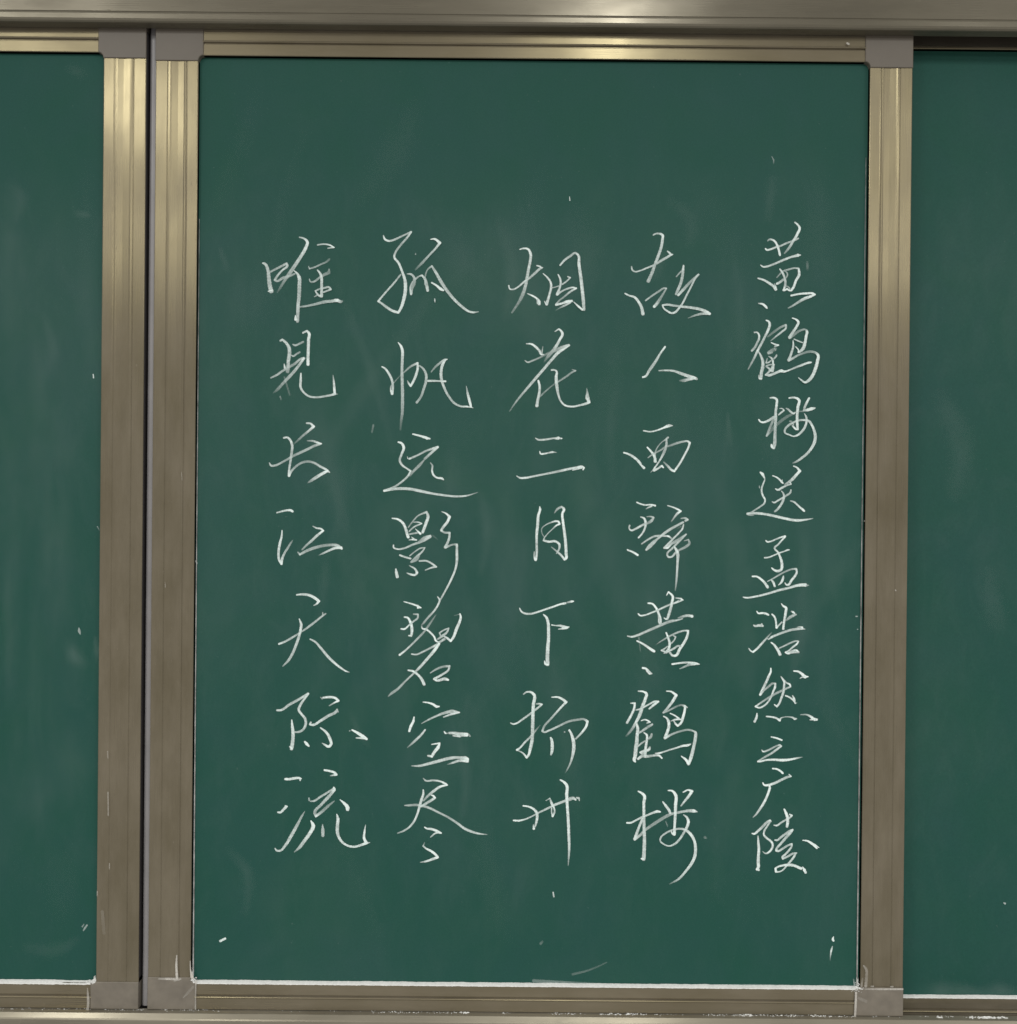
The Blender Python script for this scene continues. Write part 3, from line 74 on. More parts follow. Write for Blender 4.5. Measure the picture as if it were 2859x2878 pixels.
MARKS = """\
centre|485,4344,94,8 490,4296,141,8;3167,4903,141,2 3191,4847,188,3 3186,4809,94,1;-4065,-5590,329,8 -3999,-5556,329,9;4093,-5458,141,8 4084,-5496,376,9 4093,-5510,282,9;4080,-5586,141,5 4066,-5634,282,8 4057,-5691,188,6 4049,-5776,94,1;357,-4900,188,7 367,-4957,235,6;198,-5584,376,2 221,-5556,329,1;628,-5988,376,1 817,-5939,282,1 1005,-5861,235,1 1076,-5827,188,1;2286,-6138,188,3 2570,-6122,329,3 4133,-6117,282,3 4180,-6116,141,2;108,-6078,471,2 582,-6102,471,2 1055,-6126,471,1;4364,-6020,188,2 4379,-6096,282,5;2760,-6120,329,3 3186,-6126,329,2;-3276,1914,235,2 -3203,1678,282,1;-4141,3605,471,1 -4044,3322,659,1;1803,4324,941,1 2089,4043,1224,1 2069,3713,941,1;1762,3662,753,1 1624,3283,1035,1;-462,4018,941,1 -267,3407,1224,1 -354,2698,753,1;3170,4620,941,1 3128,4053,753,1;-2089,1288,282,2 -2107,1193,282,1;2611,1498,282,2 2639,1073,753,1;-4435,-531,141,5 -4411,-568,188,4;1459,-1491,235,2 1484,-1680,188,1;-2362,-2521,471,1 -2241,-2804,753,1 -2097,-2991,471,1;-917,-2791,659,1 -816,-3453,1035,1 -905,-4069,659,1;4341,-1190,188,4 4360,-1189,141,4;4362,-1360,141,4;-3977,-4334,753,1 -3690,-4710,1224,1 -3732,-5232,659,1;-664,427,753,1 -564,-139,1224,1 -653,-707,659,1
left|-5816,1927,141,8 -5811,1880,188,8;-5977,-1443,141,4 -5972,-1486,424,4 -5958,-1524,188,3;-6127,-1610,941,1 -6054,-1799,1412,2 -5888,-1939,1129,2;-5759,-1559,376,2 -5738,-1748,565,2 -5737,-1890,376,1;-5835,-5393,235,4 -5868,-5441,282,4 -5882,-5465,188,3;-5897,-5413,235,3 -5878,-5384,188,2;-6885,4427,753,1 -6789,4239,1412,1 -6834,3955,941,1;-6080,4057,753,1 -5891,4036,565,2;-6190,5989,753,1 -5953,5897,941,1;-6493,2732,659,1 -6348,2214,1129,1 -6439,1883,753,1;-6661,-5685,941,1 -6282,-5729,1412,1 -5952,-5584,753,1;-5738,-94,141,4 -5714,-141,94,2
right|6483,-5086,141,5 6502,-5095,282,6;5327,-6241,1129,1 5617,-6287,1600,2 6004,-6284,1224,2 6197,-6306,659,1;6101,-6316,941,1 6390,-6280,1412,2 6675,-6302,1129,2;5530,1840,1412,1 5827,1120,2353,1 5738,397,1412,1;6231,-562,1412,1 6335,-1333,1882,1
frame|-4852,-6064,188,5 -4743,-6063,329,8 -4602,-6066,329,8;-4614,-5751,188,7 -4618,-5873,329,8 -4607,-6062,376,9;-4640,-6086,282,5 -4560,-6061,282,6;-4435,-5824,141,6 -4429,-5942,188,8 -4409,-6036,471,9;-4357,-6083,188,7 -4360,-6295,188,5 -4359,-6460,235,6;-4520,-6306,188,3 -4450,-6230,376,2 -4394,-6164,376,2;4371,-6159,329,8 4368,-6310,329,8 4360,-6475,329,7;4466,-5799,235,5 4500,-5846,376,4 4505,-5955,424,3 4497,-6073,424,5;4454,-5969,235,2 4441,-6073,329,4;4488,-6111,188,4 4677,-6109,282,7 4983,-6106,282,8;4568,-6072,188,5 4596,-6072,235,5;4827,-6074,188,5 4855,-6074,235,5;4405,-6229,376,2 4499,-6271,471,2;-5787,-6190,141,4 -5777,-6308,376,6 -5776,-6426,376,6 -5789,-6520,424,7;4121,6373,329,8 4140,6364,282,8;-4603,633,94,4 -4593,529,94,3;-4807,-818,94,3 -4802,-883,141,4;-5545,-3055,141,4 -5540,-3149,141,4;-5536,-3597,188,4 -5529,-3903,188,4;-5509,-4538,141,5 -5509,-4609,141,4;-5666,-4907,141,6 -5666,-4964,141,5;-5598,-5175,471,2 -5572,-5458,471,1;4832,-829,188,6 4837,-839,141,6;4409,79,141,6
sill|"""

# ---------------------------------------------------------------- materials
def new_mat(name):
    m = bpy.data.materials.new(name); m.use_nodes = True
    nt = m.node_tree; return m, nt, nt.nodes, nt.links, nt.nodes['Principled BSDF']
def noise(nt, scale, detail=3, vec=None, rough=0.5, dist=0.0):
    n = nt.nodes.new('ShaderNodeTexNoise'); n.inputs['Scale'].default_value = scale
    n.inputs['Detail'].default_value = detail; n.inputs['Roughness'].default_value = rough
    n.inputs['Distortion'].default_value = dist
    if vec is not None: nt.links.new(vec, n.inputs['Vector'])
    return n.outputs['Fac']
def coords(nt, sc=(1, 1, 1), loc=(0, 0, 0)):
    g = nt.nodes.new('ShaderNodeNewGeometry'); m = nt.nodes.new('ShaderNodeMapping')
    m.inputs['Scale'].default_value = sc; m.inputs['Location'].default_value = loc
    nt.links.new(g.outputs['Position'], m.inputs['Vector']); return m.outputs['Vector']
def maprange(nt, fac, a, b, c=0.0, d=1.0, smooth=False):
    n = nt.nodes.new('ShaderNodeMapRange'); n.clamp = True
    if smooth: n.interpolation_type = 'SMOOTHSTEP'
    nt.links.new(fac, n.inputs[0])
    for i, v in zip((1, 2, 3, 4), (a, b, c, d)): n.inputs[i].default_value = v
    return n.outputs[0]
def mixc(nt, fac, a, b, mode='MIX'):
    n = nt.nodes.new('ShaderNodeMix'); n.data_type = 'RGBA'; n.blend_type = mode
    if hasattr(fac, 'links'): nt.links.new(fac, n.inputs[0])
    else: n.inputs[0].default_value = fac
    for sock, v in ((n.inputs[6], a), (n.inputs[7], b)):
        if hasattr(v, 'links'): nt.links.new(v, sock)
        else: sock.default_value = (*v, 1)
    return n.outputs[2]
def math_(nt, op, a, b=None):
    n = nt.nodes.new('ShaderNodeMath'); n.operation = op
    for i, v in enumerate((a, b)):
        if v is None: continue
        if hasattr(v, 'links'): nt.links.new(v, n.inputs[i])
        else: n.inputs[i].default_value = v
    return n.outputs[0]
def bump(nt, bsdf, h, strength, dist):
    b = nt.nodes.new('ShaderNodeBump'); b.inputs['Strength'].default_value = strength
    b.inputs['Distance'].default_value = dist
    nt.links.new(h, b.inputs['Height']); nt.links.new(b.outputs[0], bsdf.inputs['Normal'])

def metal(name, base, rough, tangent, aniso, dust=0.10, streak=(1, 1, 1), dc=(.252, .219, .168)):
    m, nt, N, L, P = new_mat(name)
    v = coords(nt, streak)
    st = noise(nt, 900, 2, v)
    c = mixc(nt, maprange(nt, st, .3, .7), tuple(k * .97 for k in base), tuple(min(1, k * 1.03) for k in base))
    big = noise(nt, 7, 4, coords(nt))
    L.new(c, P.inputs['Base Color'])
    P.inputs['Metallic'].default_value = 1.0
    rv = math_(nt, 'ADD', maprange(nt, big, .3, .7, rough * .85, rough * 1.15), maprange(nt, st, .35, .65, -.008, .012))
    L.new(rv, P.inputs['Roughness'])
    P.inputs['Anisotropic'].default_value = aniso
    t = N.new('ShaderNodeCombineXYZ')
    for i in range(3): t.inputs[i].default_value = tangent[i]
    L.new(t.outputs[0], P.inputs['Tangent'])
    # thin film of dust: diffuse part
    D = N.new('ShaderNodeBsdfDiffuse'); gr = noise(nt, 60, 6, coords(nt, (1, 1, .12) if tangent[0] else (.12, 1, 1)), .75)
    L.new(mixc(nt, maprange(nt, gr, .3, .7), tuple(k * .88 for k in dc), tuple(k * 1.10 for k in dc)), D.inputs[0])
    pits = maprange(nt, noise(nt, 170, 3, coords(nt, (1, 1, .3) if tangent[0] else (.3, 1, 1)), .6), .70, .76, 0, .35)
    M = N.new('ShaderNodeMixShader')
    dn = noise(nt, 22, 5, coords(nt, (1, 1, .35) if tangent[0] else (.35, 1, 1)), .6)
    L.new(math_(nt, 'ADD', maprange(nt, dn, .3, .8, dust * .6, dust * 1.5), pits), M.inputs[0])
    L.new(P.outputs[0], M.inputs[1]); L.new(D.outputs[0], M.inputs[2])
    L.new(M.outputs[0], N['Material Output'].inputs[0])
    return m
CH = (0.200, 0.170, 0.100)
ALU_V = metal('champagne_aluminium_upright', CH, .26, (1, 0, 0), .8, .50, (1, 1, .02))
ALU_H = metal('champagne_aluminium_level', CH, .31, (0, 0, 1), .75, .46, (.02, 1, 1))
ALU_G = metal('grey_aluminium_rail', (.17, .155, .122), .28, (0, 0, 1), .7, .55, (.02, 1, 1), (.180, .163, .124))


ALU_L = metal('dusty_ledge_aluminium', (.26, .235, .18), .30, (0, 0, 1), .7, .62, (.02, 1, 1), (.29, .265, .21))

def plain(name, col, rough, var=.06, scale=30, spec=.4, bumpy=0):
    m, nt, N, L, P = new_mat(name)
    n = noise(nt, scale, 5, coords(nt), .6)
    L.new(mixc(nt, maprange(nt, n, .3, .7), tuple(k * (1 - var) for k in col), tuple(k * (1 + var) for k in col)), P.inputs['Base Color'])
    P.inputs['Roughness'].default_value = rough; P.inputs['Specular IOR Level'].default_value = spec
    if bumpy: bump(nt, P, noise(nt, 1500, 3, coords(nt)), bumpy, .0004)
    return m
PLASTIC_SHADED = plain('shaded_grey_brown_plastic', (.142, .122, .098), .42, .07, 14, .45, .15)  # upper brackets: shade of the top rail painted into the colour
PLASTIC_DUSTY_LIT = plain('dusty_lit_grey_brown_plastic', (.200, .176, .143), .5, .17, 38, .4, .15)  # lower brackets: settled dust, and colour lightened as if clear of the rail's shade
PALE = plain('pale_dusty_edge', (.46, .445, .44), .6, .6, 50)
ALU_S = plain('silver_grey_strip', (.30, .287, .290), .35, .10, 20, .5)
BLACK = plain('black_rubber', (.012, .010, .011), .6)
DARK = plain('dark_track_metal', (.045, .038, .028), .5)
WALLM = plain('plaster_wall', (.30, .29, .27), .9)

# writing surface: green enamel with wiped chalk film, cloudy, with arcs of the wiping cloth
def board_mat():
    m, nt, N, L, P = new_mat('green_writing_enamel')
    p = coords(nt)
    cl = noise(nt, 9, 5, p, .62, .4)
    base = mixc(nt, maprange(nt, cl, .32, .68), (.0130, .0810, .0590), (.0165, .0800, .0665))
    film = maprange(nt, noise(nt, 3.1, 5, coords(nt, (1, 1, .6), (3, 0, 1)), .62, 1.2), .44, .74, 0, 1, True)
    fine = maprange(nt, noise(nt, 26, 6, coords(nt, (1, 1, .45)), .7, .6), .40, .80, 0, 1, True)
    # the band of the board most often written on and wiped (world z about .45 down to -.55)
    g = N.new('ShaderNodeSeparateXYZ'); L.new(p, g.inputs[0])
    band = math_(nt, 'MULTIPLY', maprange(nt, g.outputs[2], .52, .33, 0, 1, True), maprange(nt, g.outputs[2], -.62, -.35, .35, 1, True))
    f = math_(nt, 'ADD', math_(nt, 'MULTIPLY', film, .018), math_(nt, 'MULTIPLY', fine, .013))
    f = math_(nt, 'MULTIPLY', f, math_(nt, 'ADD', math_(nt, 'MULTIPLY', band, .9), .35))
    upper = math_(nt, 'MULTIPLY', band, maprange(nt, g.outputs[2], -.25, .15, .25, 1, True))
    side = math_(nt, 'ABSOLUTE', g.outputs[0])
    upper = math_(nt, 'MULTIPLY', upper, maprange(nt, math_(nt, 'ADD', side, math_(nt, 'MULTIPLY', film, .12)), .50, .36, .55, 1, True))
    f = math_(nt, 'ADD', f, math_(nt, 'MULTIPLY', upper, .011))
    specks = maprange(nt, noise(nt, 240, 2, p), .74, .80, 0, .05)
    f = math_(nt, 'ADD', f, specks)
    gn = maprange(nt, noise(nt, 420, 4, p, .7), .3, .7, .93, 1.07)
    vm = N.new('ShaderNodeVectorMath'); vm.operation = 'SCALE'
    L.new(mixc(nt, f, base, (.60, .60, .62)), vm.inputs[0]); L.new(gn, vm.inputs['Scale'])
    L.new(vm.outputs[0], P.inputs['Base Color'])
    P.inputs['Roughness'].default_value = .62; P.inputs['Specular IOR Level'].default_value = .22
    bump(nt, P, noise(nt, 900, 3, p), .12, .0005)
    return m
GREEN = board_mat()

def chalk_mat(name, col, ribbon=True):
    m, nt, N, L, P = new_mat(name)
    N.remove(P)
    D = N.new('ShaderNodeBsdfDiffuse'); D.inputs[0].default_value = (*col, 1); D.inputs[1].default_value = .3
    if ribbon:
        a = N.new('ShaderNodeAttribute'); a.attribute_name = 'chalk'
        gr = maprange(nt, noise(nt, 1400, 2, coords(nt)), .3, .7, -.30, .26)
        st = maprange(nt, noise(nt, 260, 3, coords(nt)), .3, .7, -.22, .16)
        hz = maprange(nt, noise(nt, 40, 5, coords(nt, (1, 1, .4)), .7), .3, .7, -.45, .45)
        lo = maprange(nt, a.outputs['Fac'], .08, .45, 0, 1)
        gs = math_(nt, 'ADD', math_(nt, 'MULTIPLY', math_(nt, 'ADD', gr, st), lo), math_(nt, 'MULTIPLY', hz, math_(nt, 'SUBTRACT', 1.0, lo)))
        al = math_(nt, 'ADD', gs, 1.0)
        al = math_(nt, 'MULTIPLY', al, a.outputs['Fac'])
        al = math_(nt, 'MINIMUM', al, 1.0)
        T = N.new('ShaderNodeBsdfTransparent'); M = N.new('ShaderNodeMixShader')
        L.new(al, M.inputs[0]); L.new(T.outputs[0], M.inputs[1]); L.new(D.outputs[0], M.inputs[2])
        L.new(M.outputs[0], N['Material Output'].inputs[0])
    else:
        n = noise(nt, 300, 4, coords(nt), .7)
        L.new(mixc(nt, maprange(nt, n, .35, .65), tuple(k * .84 for k in col), col), D.inputs[0])
        L.new(D.outputs[0], N['Material Output'].inputs[0])
    return m
CHALK = chalk_mat('chalk_stroke', (.88, .98, .96))
DUST = chalk_mat('chalk_powder', (.90, .90, .88), False)
SMEAR = chalk_mat('chalk_smear', (.62, .59, .54))

# ---------------------------------------------------------------- mesh helpers
def obj(name, verts, faces, mat, parent=None, smooth=False, **props):
    o0 = parent.location if parent else Vector((0, 0, 0))
    p = parent
    while p is not None and p.parent is not None:
        p = p.parent; o0 = o0 + p.location
    me = bpy.data.meshes.new(name)
    me.from_pydata([(v[0] - o0[0], v[1] - o0[1], v[2] - o0[2]) for v in verts], [], faces)
    me.materials.append(mat); me.update()
    if smooth: me.polygons.foreach_set('use_smooth', [True] * len(me.polygons))
    o = bpy.data.objects.new(name, me); COL.objects.link(o); o.parent = parent
    for k, v in props.items(): o[k] = v
    return o
def thing(name, loc, **props):
    o = bpy.data.objects.new(name, None); COL.objects.link(o); o.location = loc
    o.empty_display_size = .1
    for k, v in props.items(): o[k] = v
    return o
def box(x0, x1, y0, y1, z0, z1):
    v = [(x, y, z) for x in (x0, x1) for y in (y0, y1) for z in (z0, z1)]
    f = [(0, 1, 3, 2), (4, 6, 7, 5), (0, 4, 5, 1), (2, 3, 7, 6), (0, 2, 6, 4), (1, 5, 7, 3)]
    return v, f
def extr_z(prof, z0, z1):          # closed profile [(x,y)] extruded up
    n = len(prof)
    v = [(x, y, z0) for x, y in prof] + [(x, y, z1) for x, y in prof]
    f = [(i, (i + 1) % n, n + (i + 1) % n, n + i) for i in range(n)]
    return v, f + [tuple(range(n))[::-1], tuple(range(n, 2 * n))]
def extr_x(prof, x0, x1):          # closed profile [(y,z)] extruded sideways
    n = len(prof)
    v = [(x0, y, z) for y, z in prof] + [(x1, y, z) for y, z in prof]
    f = [(i, (i + 1) % n, n + (i + 1) % n, n + i) for i in range(n)]
    return v, f + [tuple(range(n))[::-1], tuple(range(n, 2 * n))]
def fix(o):
    import bmesh
    b = bmesh.new(); b.from_mesh(o.data); bmesh.ops.recalc_face_normals(b, faces=b.faces); b.to_mesh(o.data); b.free()
    return o

# extruded aluminium section seen from the front: u runs from the outer edge inwards, d is depth behind the front (m)
def section(w, kind):
    if kind == 'upright':
        k = w / .0565
        s = [(0, .0016), (.0004, .0004), (.0012, 0), (.0154, .0001), (.0161, .0007), (.0165, .0007), (.0171, .0002),
             (.0195, .0000), (.0215, .00025), (.0300, .00055), (.0375, .00035), (.0390, -.00015), (.0402, -.0001), (.0407, .0006), (.0411, .0006),
             (.0420, .0002), (.0430, 0), (.0553, 0), (.0561, .0004), (.0565, .0012)]
        return [(a * k, b) for a, b in s]
    e = w - .0335
    s = [(0, .0012), (.0006, 0), (e + .0138, .0002), (e + .0141, -.0014), (e + .0150, -.0019), (e + .0160, -.0015), (e + .0170, .0010), (e + .0172, .0014), (e + .0178, .0014), (e + .0181, .0003),
         (e + .0190, 0), (w - .0010, 0), (w - .0003, .0004), (w, .0012)]
    return s

def bracket(cx, cz, sx, sz, wx, wz, ax, az, y, th, R=.0048):
    """corner cap: cx,cz outer corner; sx,sz signs pointing into the board; wx,wz stile/rail widths; ax,az full arm lengths"""
    pts = [(0, 0), (ax, 0), (ax, wz)]
    for i in range(1, 7):       # concave fillet between (ax,wz) and (wx,az)
        t = math.pi / 2 * i / 6
        pts.append((ax - (ax - wx) * math.sin(t), az - (az - wz) * math.cos(t)))
    pts += [(0, az)]
    inner = []
    cxm = sum(p[0] for p in pts) / len(pts); czm = sum(p[1] for p in pts) / len(pts)
    n = len(pts); b = .0008
    for i in range(n):
        p0, p1, p2 = (Vector((pts[(i + j) % n][0], pts[(i + j) % n][1])) for j in (-1, 0, 1))
        d1 = (p1 - p0).normalized(); d2 = (p2 - p1).normalized()
        nn = Vector((-d1.y - d2.y, d1.x + d2.x))
        nn = nn / max(.3, 1 + d1.dot(d2)) * b
        inner.append((p1.x + nn.x, p1.y + nn.y))
    V = lambda q, yy: (cx + sx * q[0], yy, cz + sz * q[1])
    v = [V(q, y + th) for q in pts] + [V(q, y + b * .8) for q in pts] + [V(q, y) for q in inner]
    f = [(i, (i + 1) % n, n + (i + 1) % n, n + i) for i in range(n)] + [(n + i, n + (i + 1) % n, 2 * n + (i + 1) % n, 2 * n + i) for i in range(n)]
    f += [tuple(range(2 * n, 3 * n))]
    return v, f

def blackboard(x0, x1, zb, zt, gb, gt, y, label, th=.019, sw=.0565, rec=.007):
    root = thing('sliding_blackboard', ((x0 + x1) / 2, y, zb), label=label, category='blackboard')
    v, f = box(x0 + sw - .004, x1 - sw + .004, y + rec, y + th - .002, gb - .004, gt + .004)
    ws = obj('writing_surface', v, f, GREEN, root)
    rb, rt = gb - zb, zt - gt
    az_b, az_t = rb + .0075, rt + .0075; ax = sw + .0068
    for side in (0, 1):
        prof = section(sw, 'upright')
        X = (lambda u: x0 + u) if side == 0 else (lambda u: x1 - u)
        pr = [(X(u), y + d) for u, d in prof] + [(X(sw), y + th), (X(0), y + th)]
        v, f = extr_z(pr, zb + (az_b - .001 if side == 0 else rb + .0006), zt - az_t + .001)
        fix(obj('stile', v, f, ALU_V, root))
    for side in (0, 1):
        w = rb if side == 0 else rt
        prof = section(w, 'level')
        Z = (lambda u: zb + u) if side == 0 else (lambda u: zt - u)
        pr = [(y + d, Z(u)) for u, d in prof] + [(y + th, Z(w)), (y + th, Z(0))]
        v, f = extr_x(pr, x0 + ax - .001, x1 - ax + .001)
        fix(obj('rail', v, f, ALU_H, root))
    for sx, cx in ((1, x0), (-1, x1)):
        for sz, cz, wz, az in ((1, zb, rb, az_b), (-1, zt, rt, az_t)):
            if sx < 0 and sz > 0: az = rb + .0022
            v, f = bracket(cx, cz, sx, sz, sw, wz, ax, az, y - .0015, th + .0015)
            fix(obj('corner_bracket', v, f, PLASTIC_DUSTY_LIT if sz > 0 else PLASTIC_SHADED, root))
    return root

# ---------------------------------------------------------------- setting
v, f = box(-3.2, 3.2, .075, .20, -1.6, 1.6)
obj('wall', v, f, WALLM, kind='structure')

# top rail: a long profile that overhangs the boards
top = thing('top_rail', (0, 0, .648), label='long grey beige aluminium top rail overhanging the boards', category='rail')
prof = [(-.0198, .86), (-.0200, .6626), (-.0194, .6620), (-.0192, .6614), (-.0206, .6608), (-.0209, .6590), (-.0206, .6530),
        (-.0198, .6503), (-.0180, .6487), (-.0160, .6481), (-.0022, .6480), (-.0020, .6500), (-.0020, .662), (.060, .662), (.060, .86)]
v, f = extr_x(prof, -2.6, 2.6)
o = fix(obj('rail_profile', v, f, ALU_G, top))
v, f = box(-2.6, 2.6, .0225, .0262, .6472, .6615)
obj('rear_lip', v, f, DARK, top)
v, f = box(-2.6, 2.6, .051, .0585, .600, .6615)
obj('back_strip', v, f, DARK, top)

# chalk ledge under the boards
ledge = thing('chalk_ledge', (0, 0, -.648), label='long aluminium ledge with a rounded bright nose under the boards', category='ledge')
prof = [(.0040, -.74), (.0040, -.6484), (.0034, -.6478), (-.0074, -.6480), (-.0086, -.6478), (-.0096, -.6482), (-.0118, -.6512), (-.0134, -.6534), (-.0142, -.6552), (-.0144, -.6575), (-.0142, -.74)]
v, f = extr_x(prof, -2.6, 2.6)
fix(obj('ledge_profile', v, f, ALU_L, ledge))
v, f = box(-2.6, 2.6, .0045, .058, -.74, -.700)
obj('lower_track', v, f, DARK, ledge)

# ---------------------------------------------------------------- the three boards
centre = blackboard(-.500, .500, -.6472, .6545, -.6120, .6141, 0.0, 'middle sliding green blackboard with five columns of white chalk handwriting')
left = blackboard(-1.5122, -.5122, -.6472, .6555, -.6135, .6168, 0.0, 'blank green blackboard left of the handwritten one, in the same plane')
right = blackboard(.330, 1.560, -.6700, .6620, -.6350, .6442, .0275, 'blank green blackboard set back behind the right edge of the handwritten one')
right.name = 'fixed_blackboard'
# black seal on the meeting edge of the left board, silver strip in the gap
v, f = box(-.5121, -.5112, .0012, .018, -.606, .645)
obj('edge_seal', v, f, BLACK, left)
pr = []
for i in range(13):
    t = math.pi * i / 12
    pr.append((-.5056 - .0047 * math.cos(t), .0105 - .0022 * math.sin(t)))
pr += [(-.5009, .018), (-.5103, .018)]
v, f = extr_z(pr, -.6468, .6540)
o = fix(obj('joint_strip', v, f, ALU_S, None))
o['label'] = 'thin rounded silver strip in the gap between left and middle boards'; o['category'] = 'strip'

for xa, xb, zt_ in ((-.4421, -.4410, .28), (.4401, .4411, .37)):
    v, f = box(xa, xb, .0046, .0072, -.606, zt_ + .12)
    v = [(xa if (x == xb and z > 0 and xa < 0) or (x == xa and z > 0 and xa < 0) else (xb if z > 0 else x), y, z) for x, y, z in v]
    v = [(x + (.00005 if i > 3 and z > 0 else 0), y, z) for i, (x, y, z) in enumerate(v)]
    obj('inner_trim', v, f, PALE, centre)

# ---------------------------------------------------------------- chalk ribbons
def catmull(P):
    """P list of (x,z,w,d) -> resampled list"""
    n = len(P); out = []
    for i in range(n - 1):
        p0 = P[max(0, i - 1)]; p1 = P[i]; p2 = P[i + 1]; p3 = P[min(n - 1, i + 2)]
        L = math.hypot(p2[0] - p1[0], p2[1] - p1[1]); k = max(2, min(14, int(L / .0011)))
        def tan(a, b, c, h):      # tangent at b scaled to segment length h, limited
            la = math.hypot(b[0] - a[0], b[1] - a[1]); lc = math.hypot(c[0] - b[0], c[1] - b[1])
            if la < 1e-9: t = ((c[0] - b[0]) / max(lc, 1e-9), (c[1] - b[1]) / max(lc, 1e-9))
            elif lc < 1e-9: t = ((b[0] - a[0]) / la, (b[1] - a[1]) / la)
            else:
                t = ((b[0] - a[0]) / la * lc + (c[0] - b[0]) / lc * la, (b[1] - a[1]) / la * lc + (c[1] - b[1]) / lc * la)
                q = math.hypot(*t) or 1; t = (t[0] / q, t[1] / q)
            return t[0] * h, t[1] * h
        m1 = tan(p0, p1, p2, L); m2 = tan(p1, p2, p3, L)
        for j in range(k):
            t = j / k; t2 = t * t; t3 = t2 * t
            a, b, c, d = 2 * t3 - 3 * t2 + 1, t3 - 2 * t2 + t, -2 * t3 + 3 * t2, t3 - t2
            out.append((a * p1[0] + b * m1[0] + c * p2[0] + d * m2[0], a * p1[1] + b * m1[1] + c * p2[1] + d * m2[1],
                        p1[2] + (p2[2] - p1[2]) * t, p1[3] + (p2[3] - p1[3]) * t))
    out.append(P[-1]); return out
DEN = [0.0, .09, .18, .28, .38, .48, .60, .73, .90, 1.12]
def den(d, soft):
    i = min(8, int(d)); r = DEN[i] + (DEN[i + 1] - DEN[i]) * (d - i)
    return r
class Ribbons:
    def __init__(s, y): s.v = []; s.f = []; s.a = []; s.y = y; s.k = 0
    def stroke(s, pts):
        # split at sharp corners so that the ribbon never folds over itself
        cur = [pts[0]]; parts = []
        for i in range(1, len(pts)):
            cur.append(pts[i])
            if i < len(pts) - 1:
                a = (pts[i][0] - pts[i - 1][0], pts[i][1] - pts[i - 1][1]); b = (pts[i + 1][0] - pts[i][0], pts[i + 1][1] - pts[i][1])
                la, lb = math.hypot(*a), math.hypot(*b)
                if la > 0 and lb > 0 and (a[0] * b[0] + a[1] * b[1]) / la / lb < math.cos(math.radians(68)):
                    parts.append(cur); cur = [pts[i]]
        parts.append(cur)
        for p in parts:
            if len(p) > 1: s.ribbon(p)
            elif len(parts) == 1: s.ribbon([p[0], (p[0][0] + p[0][2] * .3, p[0][1], p[0][2], p[0][3])])
    def ribbon(s, P):
        R = catmull(P)
        def ext(a, b, fr, wf, al):
            dx, dz = a[0] - b[0], a[1] - b[1]; q = math.hypot(dx, dz) or 1
            return (a[0] + dx / q * a[2] * fr, a[1] + dz / q * a[2] * fr, a[2] * wf, a[3], al)
        rings = [(r[0], r[1], r[2], r[3], 1.0) for r in R]
        a, b = R[0], R[min(2, len(R) - 1)]
        rings = [ext(a, b, .50, .45, 0), ext(a, b, .30, .80, .85)] + rings
        a, b = R[-1], R[max(0, len(R) - 3)]
        rings = rings + [ext(a, b, .30, .80, .85), ext(a, b, .50, .45, 0)]
        base = len(s.v); n = len(rings)
        ph = random.random() * 9
        for i, r in enumerate(rings):
            q0 = rings[max(0, i - 1)]; q1 = rings[min(n - 1, i + 1)]
            tx, tz = q1[0] - q0[0], q1[1] - q0[1]; L = math.hypot(tx, tz) or 1
            nx, nz = -tz / L, tx / L
            soft = P[0][3] < 2.2 and max(q[2] for q in P) > .0055
            jit = 1 + .06 * math.sin(i * 1.9 + ph) + .05 * random.uniform(-1, 1)
            hw = r[2] * .5 * jit * (2.6 if soft else 1.04)
            s.k += 1
            yy = s.y - .00005 - s.k * 4e-6
            D = den(r[3], soft) * r[4]
            # dry side of the stroke: chalk presses harder on one edge
            SEC = ((-1, 0), (-.8, .06), (-.6, .24), (-.4, .55), (-.2, .86), (0, 1), (.2, .86), (.4, .55), (.6, .24), (.8, .06), (1, 0)) if soft else ((-1, 0), (-.70, .95), (0, .97), (.70, .90), (1, 0))
            for u, e in SEC:
                s.v.append((r[0] + nx * hw * u, yy, r[1] + nz * hw * u))
                s.a.append(D * e * (.20 * math.sin(math.pi * (i + .5) / n) ** .8 if soft else 1))
        m = len(SEC)
        for i in range(n - 1):
            for j in range(m - 1):
                q = base + i * m + j
                s.f.append((q, q + 1, q + m + 1, q + m))
    def build(s, name, mat, parent, **props):
        o = obj(name, s.v, s.f, mat, parent, **props)
        at = o.data.attributes.new('chalk', 'FLOAT', 'POINT'); at.data.foreach_set('value', s.a)
        return o
def parse(txt):
    return [[tuple(float(q) for q in t.split(',')) for t in st.split()] for st in txt.split(';') if st.strip()]
def tom(st): return [(x * 1e-4, z * 1e-4, w * 1e-5, d) for x, z, w, d in st]

